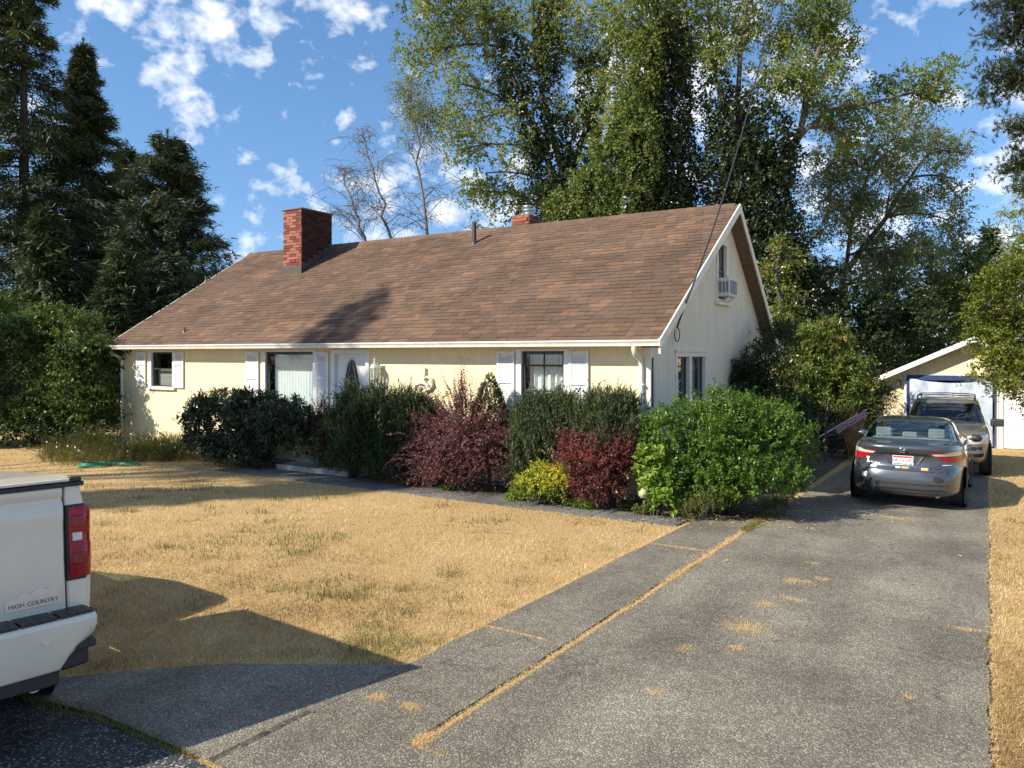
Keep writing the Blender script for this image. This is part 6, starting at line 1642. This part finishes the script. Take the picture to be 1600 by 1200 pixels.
# big leafy trees behind the house
tree('alder_tree', 'tall leafy alder with ivy-dark leaning trunks behind the roof', 29,
     [[(905, 420), (885, 300), (850, 150), (830, 0), (820, -120)], [(880, 300), (800, 120), (745, -20), (720, -120)], [(890, 280), (950, 100), (985, -60)]],
     [(690, 40, 62), (660, 90, 42), (735, 15, 60), (790, 60, 60), (700, 130, 48), (740, 190, 52), (715, 235, 40), (760, 270, 46), (735, 300, 34), (790, 320, 36), (840, 30, 60), (895, 40, 60), (940, 110, 55), (960, 60, 60), (910, 170, 48),
      (955, 200, 55), (810, 210, 46), (770, 130, 50), (880, -40, 70), (760, -60, 80), (680, -30, 60), (1000, 0, 50), (830, 300, 40), (870, 100, 50)],
     5000, .55, 10, .13, .092, 'lf_birch', bark='bark_dark', shell=.5,
     ivy=[('lf_ivy', [(800, 110, 20, 0, 60), (838, 180, 24, 0, 70), (865, 260, 32, 0, 80), (888, 330, 38, 0, 60), (858, 60, 16, 0, 70), (925, 130, 18, 0, 60), (905, 220, 24, 0, 60)], 1900, .15)])
tree('ivy_tree', 'yellow-green ivy-clad tree column rising behind the small chimney', 27.5,
     [[(1020, 420), (1025, 250), (1025, 80), (1020, -60)]],
     [(985, 40, 44), (1010, 90, 46), (960, 250, 44), (1060, 70, 46), (1080, 20, 50), (1030, -20, 60), (945, 300, 36), (1105, 60, 40), (1000, 150, 46), (965, 180, 36)], 2600, .5, 9, .125, .09, 'lf_birch', bark='bark_dark', shell=.4,
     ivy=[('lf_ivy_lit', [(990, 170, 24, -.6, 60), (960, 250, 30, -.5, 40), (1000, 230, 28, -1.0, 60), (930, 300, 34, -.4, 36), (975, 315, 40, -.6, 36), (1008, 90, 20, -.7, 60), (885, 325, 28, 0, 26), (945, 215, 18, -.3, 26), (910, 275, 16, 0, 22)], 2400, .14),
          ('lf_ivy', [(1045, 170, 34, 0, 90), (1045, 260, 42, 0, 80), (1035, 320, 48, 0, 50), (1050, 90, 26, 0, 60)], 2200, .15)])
tree('ivy_tree', 'dark ivy-draped tree with sparse open top right of the ridge', 27,
     [[(1165, 520), (1160, 330), (1150, 160), (1165, 0), (1170, -90)], [(1190, 300), (1225, 270), (1250, 215), (1290, 175), (1400, 150), (1480, 140)], [(1250, 215), (1265, 120), (1300, 20), (1310, -60)], [(1160, 250), (1120, 130), (1100, -40)]],
     [(1150, 50, 42), (1200, 40, 46), (1255, 60, 46), (1290, 40, 40), (1230, 110, 44), (1275, 120, 44), (1310, 90, 40), (1200, 130, 36), (1290, 170, 36), (1335, 165, 34), (1380, 145, 32), (1430, 130, 30), (1475, 120, 28), (1495, 150, 20), (1445, 160, 26), (1120, 80, 34), (1170, -20, 60), (1270, -20, 60), (1320, 210, 34), (1390, 180, 26)],
     3000, .6, 9, .13, .095, 'lf_birch', bark='bark_grey', shell=.55,
     ivy=[('lf_ivy', [(1150, 200, 34, 0, 60), (1140, 270, 44, 0, 70), (1180, 300, 50, 0, 80), (1195, 220, 40, 0, 60), (1165, 380, 60, 0, 70), (1210, 370, 46, 0, 60), (1120, 150, 20, 0, 50), (1215, 250, 30, 0, 40)], 3600, .15)])
tree('willow_tree', 'grey-green fine-leaved tree filling the sky right of gable', 31,
     [[(1330, 640), (1310, 500), (1330, 350), (1370, 230)], [(1320, 480), (1260, 420), (1245, 380)], [(1325, 420), (1410, 300), (1450, 240)]],
     [(1300, 250, 44), (1350, 240, 46), (1400, 230, 46), (1450, 250, 42), (1490, 280, 34), (1330, 300, 52), (1390, 300, 54), (1450, 320, 50), (1495, 350, 32), (1300, 350, 48), (1360, 370, 56), (1420, 390, 56), (1470, 400, 44), (1310, 420, 52), (1370, 440, 56), (1420, 200, 36), (1470, 215, 30), (1505, 240, 18), (1280, 300, 36)],
     5600, .5, 10, .125, .068, 'lf_grey', bark='bark_dark', shell=.5)
tree('maple_tree', 'dark rounded understorey tree between gable and garage', 28,
     [[(1275, 640), (1265, 520), (1230, 420)], [(1270, 560), (1330, 470)]],
     [(1230, 430, 44), (1280, 460, 52), (1330, 500, 56), (1240, 500, 46), (1390, 500, 56), (1300, 560, 56), (1370, 560, 50), (1440, 500, 50), (1225, 400, 34), (1210, 470, 30)], 3200, .5, 10, .14, .10, 'lf_dark', bark='bark_dark', shell=.4)
tree('vine_maple', 'lighter yellow-green small tree against the ivy beside gable', 24,
     [[(1225, 560), (1220, 470), (1215, 410)]], [(1215, 420, 22), (1230, 460, 26), (1210, 500, 20), (1240, 410, 18), (1222, 385, 16)], 420, .35, 9, .1, .07, 'lf_photinia', bark='bark_dark', shell=.45)
tree('maple_tree', 'mid-green leafy tree behind the garage roof', 33,
     [[(1450, 640), (1450, 500)]], [(1420, 440, 50), (1480, 430, 46), (1520, 440, 44), (1460, 490, 60), (1400, 500, 50), (1530, 480, 50), (1440, 550, 60), (1510, 400, 34), (1400, 580, 56)], 2600, .55, 10, .15, .11, 'lf_hazel', bark='bark_dark', shell=.4)
conifer('fir_tree', 'small distant fir beyond the garage roof', 1545, 44, 352, 60, 'lf_fir', 0, 26, 8, 20, 9, 'distant trees beyond the garage', nz=3, quad=(.4, .12))
# deep wood behind everything, closing the view low down
for i, (px, d, yt, w, lab) in enumerate(((1250, 42, 420, 90, 'dark woodland tree far behind the gable'), (1390, 44, 430, 95, 'dark woodland tree far behind the side yard'), (1520, 46, 420, 95, 'dark woodland tree far behind the garage peak'), (1640, 42, 400, 100, 'dark woodland tree far behind the right boundary'))):
    tree('woodland_tree', lab, d, [[(px, 640), (px, 500)]], [(px, yt + 40, w * .6), (px - w * .5, yt + 90, w * .6), (px + w * .5, yt + 90, w * .6), (px, yt + 140, w * .8), (px - w * .3, yt + 190, w * .7), (px + w * .4, yt + 190, w * .7)], 900, .8, 8, .26, .2, 'lf_dark', group='woodland far behind', shell=.3)
for i, (px, d, yt, w, lab) in enumerate(((770, 48, 330, 80, 'far treetop peeping over the ridge beside the vent pipe'), (480, 60, 400, 60, 'far treetop behind the big chimney'), (385, 55, 385, 36, 'far pale treetop at the left ridge end'))):
    tree('woodland_tree', lab, d, [[(px, 640), (px, yt + 60)]], [(px, yt + 50, w * .6), (px - w * .5, yt + 80, w * .5), (px + w * .5, yt + 80, w * .5)], 500, .7, 8, .2, .14, 'lf_grey', group='woodland far behind', shell=.35)
# right boundary: maple bough over the garage, pine boughs above
tree('maple_tree', 'yellow-green maple overhanging the garage front', 19.5,
     [[(1670, 720), (1660, 560), (1650, 440)], [(1660, 560), (1600, 520), (1550, 480)]],
     [(1540, 450, 28), (1580, 440, 40), (1550, 500, 34), (1590, 500, 44), (1560, 545, 36), (1595, 560, 40), (1620, 480, 60), (1570, 590, 34), (1600, 610, 34), (1585, 420, 30), (1530, 590, 16), (1540, 560, 22), (1640, 560, 60), (1525, 475, 16), (1600, 390, 26)],
     2600, .34, 10, .085, .065, 'lf_maple', bark='bark_dark', shell=.4, droop=.3)
def pine_boughs(label, d, trunk, boughs):
    b0 = atd(trunk[0][0], trunk[0][1], d); g0 = gz(b0.y, b0.x); root = thing('pine_tree', label, 'tree', (b0.x, b0.y, g0))
    mb = MB(); pts = [Vector((b0.x, b0.y, g0 - .1))] + [atd(px, py, d) for px, py in trunk]; mb.tube(pts, [.3 * (1 - .8 * i / (len(pts) - 1)) for i in range(len(pts))], 8)
    lv = Leaves(True)
    for (x0, y0, x1, y1, r) in boughs:
        a, b_ = atd(x0, y0, d), atd(x1, y1, d + rng.uniform(-.8, .8)); c = curve3(a, a.lerp(b_, .5) + Vector((0, 0, .3)), b_, 6); mb.tube(c, [.05 * (1 - .13 * k) for k in range(7)], 5, cap=False)
        n = 340; t = rng.uniform(.25, 1.05, n)[:, None]; P = np.array(a)[None] * (1 - t) + np.array(b_)[None] * t + rng.normal(0, r * d / F_PX * .55, (n, 3)) * np.array([1, 1, .6])
        D = rvec(n) * .8 + np.array([0, 0, .35]) + np.array(b_ - a)[None] * .15
        shoots(lv, P, D, .22, 22, .13, .024, .9, .05, tint=rng.uniform(.2, .8, n), tj=.1)
    mb.build('trunk', 'bark_dark', root, smooth=60); link('crown', lv.mesh('pine_crown'), 'lf_pine', root)
pine_boughs('pine with shaggy boughs reaching in above the maple', 21, [(1690, 700), (1680, 300), (1670, -150)],
            [(1670, -20, 1555, 10, 26), (1675, 40, 1550, 60, 26), (1675, 90, 1545, 150, 26), (1675, 110, 1590, 90, 30), (1675, 150, 1550, 112, 22), (1680, 200, 1580, 200, 24), (1680, 250, 1575, 265, 22), (1680, 260, 1600, 240, 26), (1660, 20, 1590, 30, 30), (1680, 300, 1600, 290, 18)])
tree('maple_tree', 'thin brownish-leaved tree between pine and maple', 24, [[(1650, 640), (1640, 400), (1610, 330)]], [(1590, 330, 22), (1575, 370, 20), (1600, 370, 26), (1610, 300, 22), (1570, 400, 18)], 260, .4, 8, .08, .06, 'lf_birch', shell=.6, tint=lambda P: rng.uniform(.5, 1.0, len(P)))
# ------------------------------------------------------------------ grass
def blades(name, P, h, w, mat, tint, lean=.6, label=None, parent=None, seed=1):
    g = np.random.default_rng(seed); n = len(P); a = g.uniform(0, 2 * np.pi, n); h = h * g.uniform(.5, 1.35, n)
    d = np.stack([np.cos(a), np.sin(a), np.zeros(n)], 1); ln = g.uniform(.1, 1, n)[:, None] * lean
    side = np.stack([-np.sin(a + g.normal(0, .6, n)), np.cos(a), np.zeros(n)], 1) * (w * g.uniform(.6, 1.3, n))[:, None]
    V = np.empty((n, 3, 3), np.float32); V[:, 0] = P - side; V[:, 1] = P + side
    tip = P + d * ln * h[:, None]; tip[:, 2] += h * (1 - .45 * ln[:, 0]); V[:, 2] = tip
    me = mesh_np(name, V.reshape(-1, 3), np.arange(n * 3).reshape(n, 3), tint)
    o = link(name, me, mat, parent); o['kind'] = 'stuff'
    return o
def gzv(x, y):
    z = .02 * (12 - np.clip(y, -30, 27)); k = np.clip((4.6 - y) / 1.6, 0, 1)
    return z - .105 * np.clip(-4.6 - x, 0, 12) * k * k * (3 - 2 * k)
def vnoise(x, y, s, seed):
    g = np.random.default_rng(seed); v = np.zeros_like(x)
    for i in range(5):
        f = s * 1.9 ** i; th = g.uniform(0, 6.28); v += np.sin((x * math.cos(th) + y * math.sin(th)) * f + g.uniform(0, 6.28)) * np.sin((x * math.sin(th) - y * math.cos(th)) * f * .83 + g.uniform(0, 6.28)) / 1.25 ** i
    return v
def scatter(n, near=3.5, far=20):
    """points on the lawn, denser towards the street so that blade cover looks even"""
    px = rng.uniform(-30, 1640, n); py = 700 + 515 * rng.uniform(0, 1, n) ** .9
    u = (px - 800) / F_PX; v = (HOR - py) / F_PX; b = _c + u * _s; t = (.24 - CZ) / (v + .02 * b); x, y = t * (u * _c - _s), t * b
    return x, y
x, y = scatter(330000)
edge = 4.27 + .62 * (x + 3.6)
lawn = (x < -3.55 + rng.normal(0, .03, len(x))) & (y < 10.17 + rng.normal(0, .03, len(x))) & (y > np.maximum(edge, 2.7) + rng.normal(0, .03, len(x))) & (x > -24)
lawn |= (x < -13.4) & (y >= 10.1) & (y < 11.8) & (x > -24)
verge = (x > 0.03 + rng.normal(0, .03, len(x))) & (y > 2.7)
keep = lawn | verge; x, y = x[keep], y[keep]
gr = vnoise(x, y, 1.1, 5) + .5 * vnoise(x, y, 4.0, 6) + rng.normal(0, .55, len(x))
side_green = np.clip((y - 9.6) / 2, 0, 1) * (x < -12) * 2.0
isg = (gr + side_green > 1.5) & (x < 0) | ((gr > 2.2))
P = np.stack([x, y, gzv(x, y)], 1)
pat = np.clip(.54 + .24 * vnoise(x, y, .8, 9) + .10 * vnoise(x, y, 5, 10) + rng.normal(0, .26, len(x)), 0, 1)
d = np.hypot(x, y); hh = np.where(isg, .055, .036) * (1 + .25 * vnoise(x, y, 2.2, 12)).clip(.5, 1.8)
blades('dry_grass', P[~isg], hh[~isg], np.maximum(.0022, d[~isg] * .00034), 'lf_drygrass', pat[~isg], 1.1, seed=2)
blades('green_grass', P[isg], hh[isg] * 1.1, np.maximum(.0022, d[isg] * .00036), 'lf_greengrass', np.clip(pat[isg] + .1, 0, 1), .8, seed=3)
# straw in the drive seam, joints and along the edges
def strip(x0, y0, x1, y1, w, n, hgt, fade=0):
    t = rng.uniform(0, 1, n); ox = rng.normal(0, w, n); xx = x0 + (x1 - x0) * t; yy = y0 + (y1 - y0) * t; L = math.hypot(x1 - x0, y1 - y0)
    ww = (.35 + .8 * np.abs(np.sin(t * L * 1.3) * np.sin(t * L * 3.1 + 1)) )
    return xx + ox * ww * (y1 - y0) / L, yy - ox * ww * (x1 - x0) / L
X, Y_ = [], []
for a in ((-2.76, 3.45, -2.76, 11.6, .024, 7000, .05), (-2.80, 3.45, -2.55, 3.38, .05, 500, .03), (-2.78, 7.5, -2.77, 11.5, .055, 5000, .06), (-3.55, 5.32, -2.95, 5.30, .014, 700, .02), (-3.55, 8.95, -2.85, 8.95, .016, 700, .02), (-3.57, 4.3, -3.57, 10.2, .03, 4200, .04), (-3.6, 10.6, -3.55, 11.2, .08, 1500, .05), (.02, 3.0, .02, 26, .035, 9000, .05)):
    q, w_ = strip(*a[:6], a[6]); X.append(q); Y_.append(w_)
for (px, py, rx, ry, n) in ((1165, 985, 30, 14, 1500), (1245, 912, 22, 6, 600), (1285, 908, 12, 3, 200), (1237, 940, 20, 4, 400), (1195, 948, 14, 5, 350), (1150, 1017, 12, 4, 300), (1070, 1018, 12, 7, 250), (1025, 1088, 10, 7, 250), (665, 1160, 14, 6, 500), (1270, 883, 10, 2, 150), (1510, 988, 18, 3, 400), (590, 1095, 12, 5, 300), (640, 1110, 16, 5, 300), (1400, 812, 24, 5, 500), (1420, 1095, 8, 3, 120)):
    c = gnd(px, py); k = (c.y * _c - c.x * _s) / F_PX
    n *= 3; X.append(c.x + rng.normal(0, rx * k * .6, n)); Y_.append(c.y + rng.normal(0, ry * k * 1.5, n))
X, Y_ = np.concatenate(X), np.concatenate(Y_); P = np.stack([X, Y_, gzv(X, Y_) + .018], 1); d = np.hypot(X, Y_)
blades('straw', P, np.full(len(X), .020), np.maximum(.0018, d * .00032), 'lf_drygrass', np.clip(rng.normal(.78, .18, len(X)), 0, 1), 2.4, seed=4)
q, w_ = strip(-2.76, 10.3, -2.74, 11.8, .07, 900, .06); P = np.stack([q, w_, gzv(q, w_) + .02], 1)
blades('seam_weeds', P, np.full(len(q), .07), np.full(len(q), .004), 'lf_greengrass', rng.uniform(.2, 1, len(q)), 1.0, seed=5)
q, w_ = strip(-3.7, 2.66, -8.0, 2.66, .04, 2200, .05); P = np.stack([q, w_, gzv(q, w_) + .01], 1)
blades('crack_weeds', P, np.full(len(q), .05), np.full(len(q), .003), 'lf_greengrass', rng.uniform(.0, .9, len(q)), 1.0, seed=6)
# taller tufts scattered over the lawn
tx, ty = [], []
for _ in range(130):
    a, b_ = scatter(1); 
    if a[0] < -3.7 and 4.6 < b_[0] < 10 and a[0] > -18:
        n = rng.integers(20, 70); tx.append(a[0] + rng.normal(0, .09, n)); ty.append(b_[0] + rng.normal(0, .09, n))
tx, ty = np.concatenate(tx), np.concatenate(ty); P = np.stack([tx, ty, gzv(tx, ty)], 1)
blades('grass_tufts', P, np.full(len(tx), .085), np.maximum(.0025, np.hypot(tx, ty) * .0004), 'lf_greengrass', rng.uniform(.1, 1, len(tx)), .9, seed=7)
# dandelion heads
q = MB()
for _ in range(40):
    a, b_ = scatter(1)
    if a[0] < -3.8 and 4.7 < b_[0] < 10.1 and a[0] > -14:
        z = gz(b_[0]) + .09; q.add([(a[0] + .014 * math.cos(t), b_[0] + .014 * math.sin(t), z) for t in np.linspace(0, 5.5, 7)], [tuple(range(7))])
tag(q.build('dandelions', 'petal_yellow'), kind='stuff')
# fallen leaves by the drive and bed
lv = Leaves()
for (px, py, s, n) in ((1150, 812, .5, 150), (1230, 800, .6, 160), (1010, 815, .5, 60), (1280, 760, 1.0, 160), (1300, 900, 2.2, 40)):
    c = gnd(px, py); xx, yy = c.x + rng.normal(0, s, n), c.y + rng.normal(0, s * .5, n)
    lv.add(np.stack([xx, yy, gzv(xx, yy) + .032], 1), rvec(n) * np.array([1, 1, .1]), .05, .03, rng.uniform(.1, .8, n), np.tile([0, 0, 1.], (n, 1)) + rng.normal(0, .2, (n, 3)))
o = link('fallen_leaves', lv.mesh('fallen_leaves'), 'lf_drygrass'); o['kind'] = 'stuff'
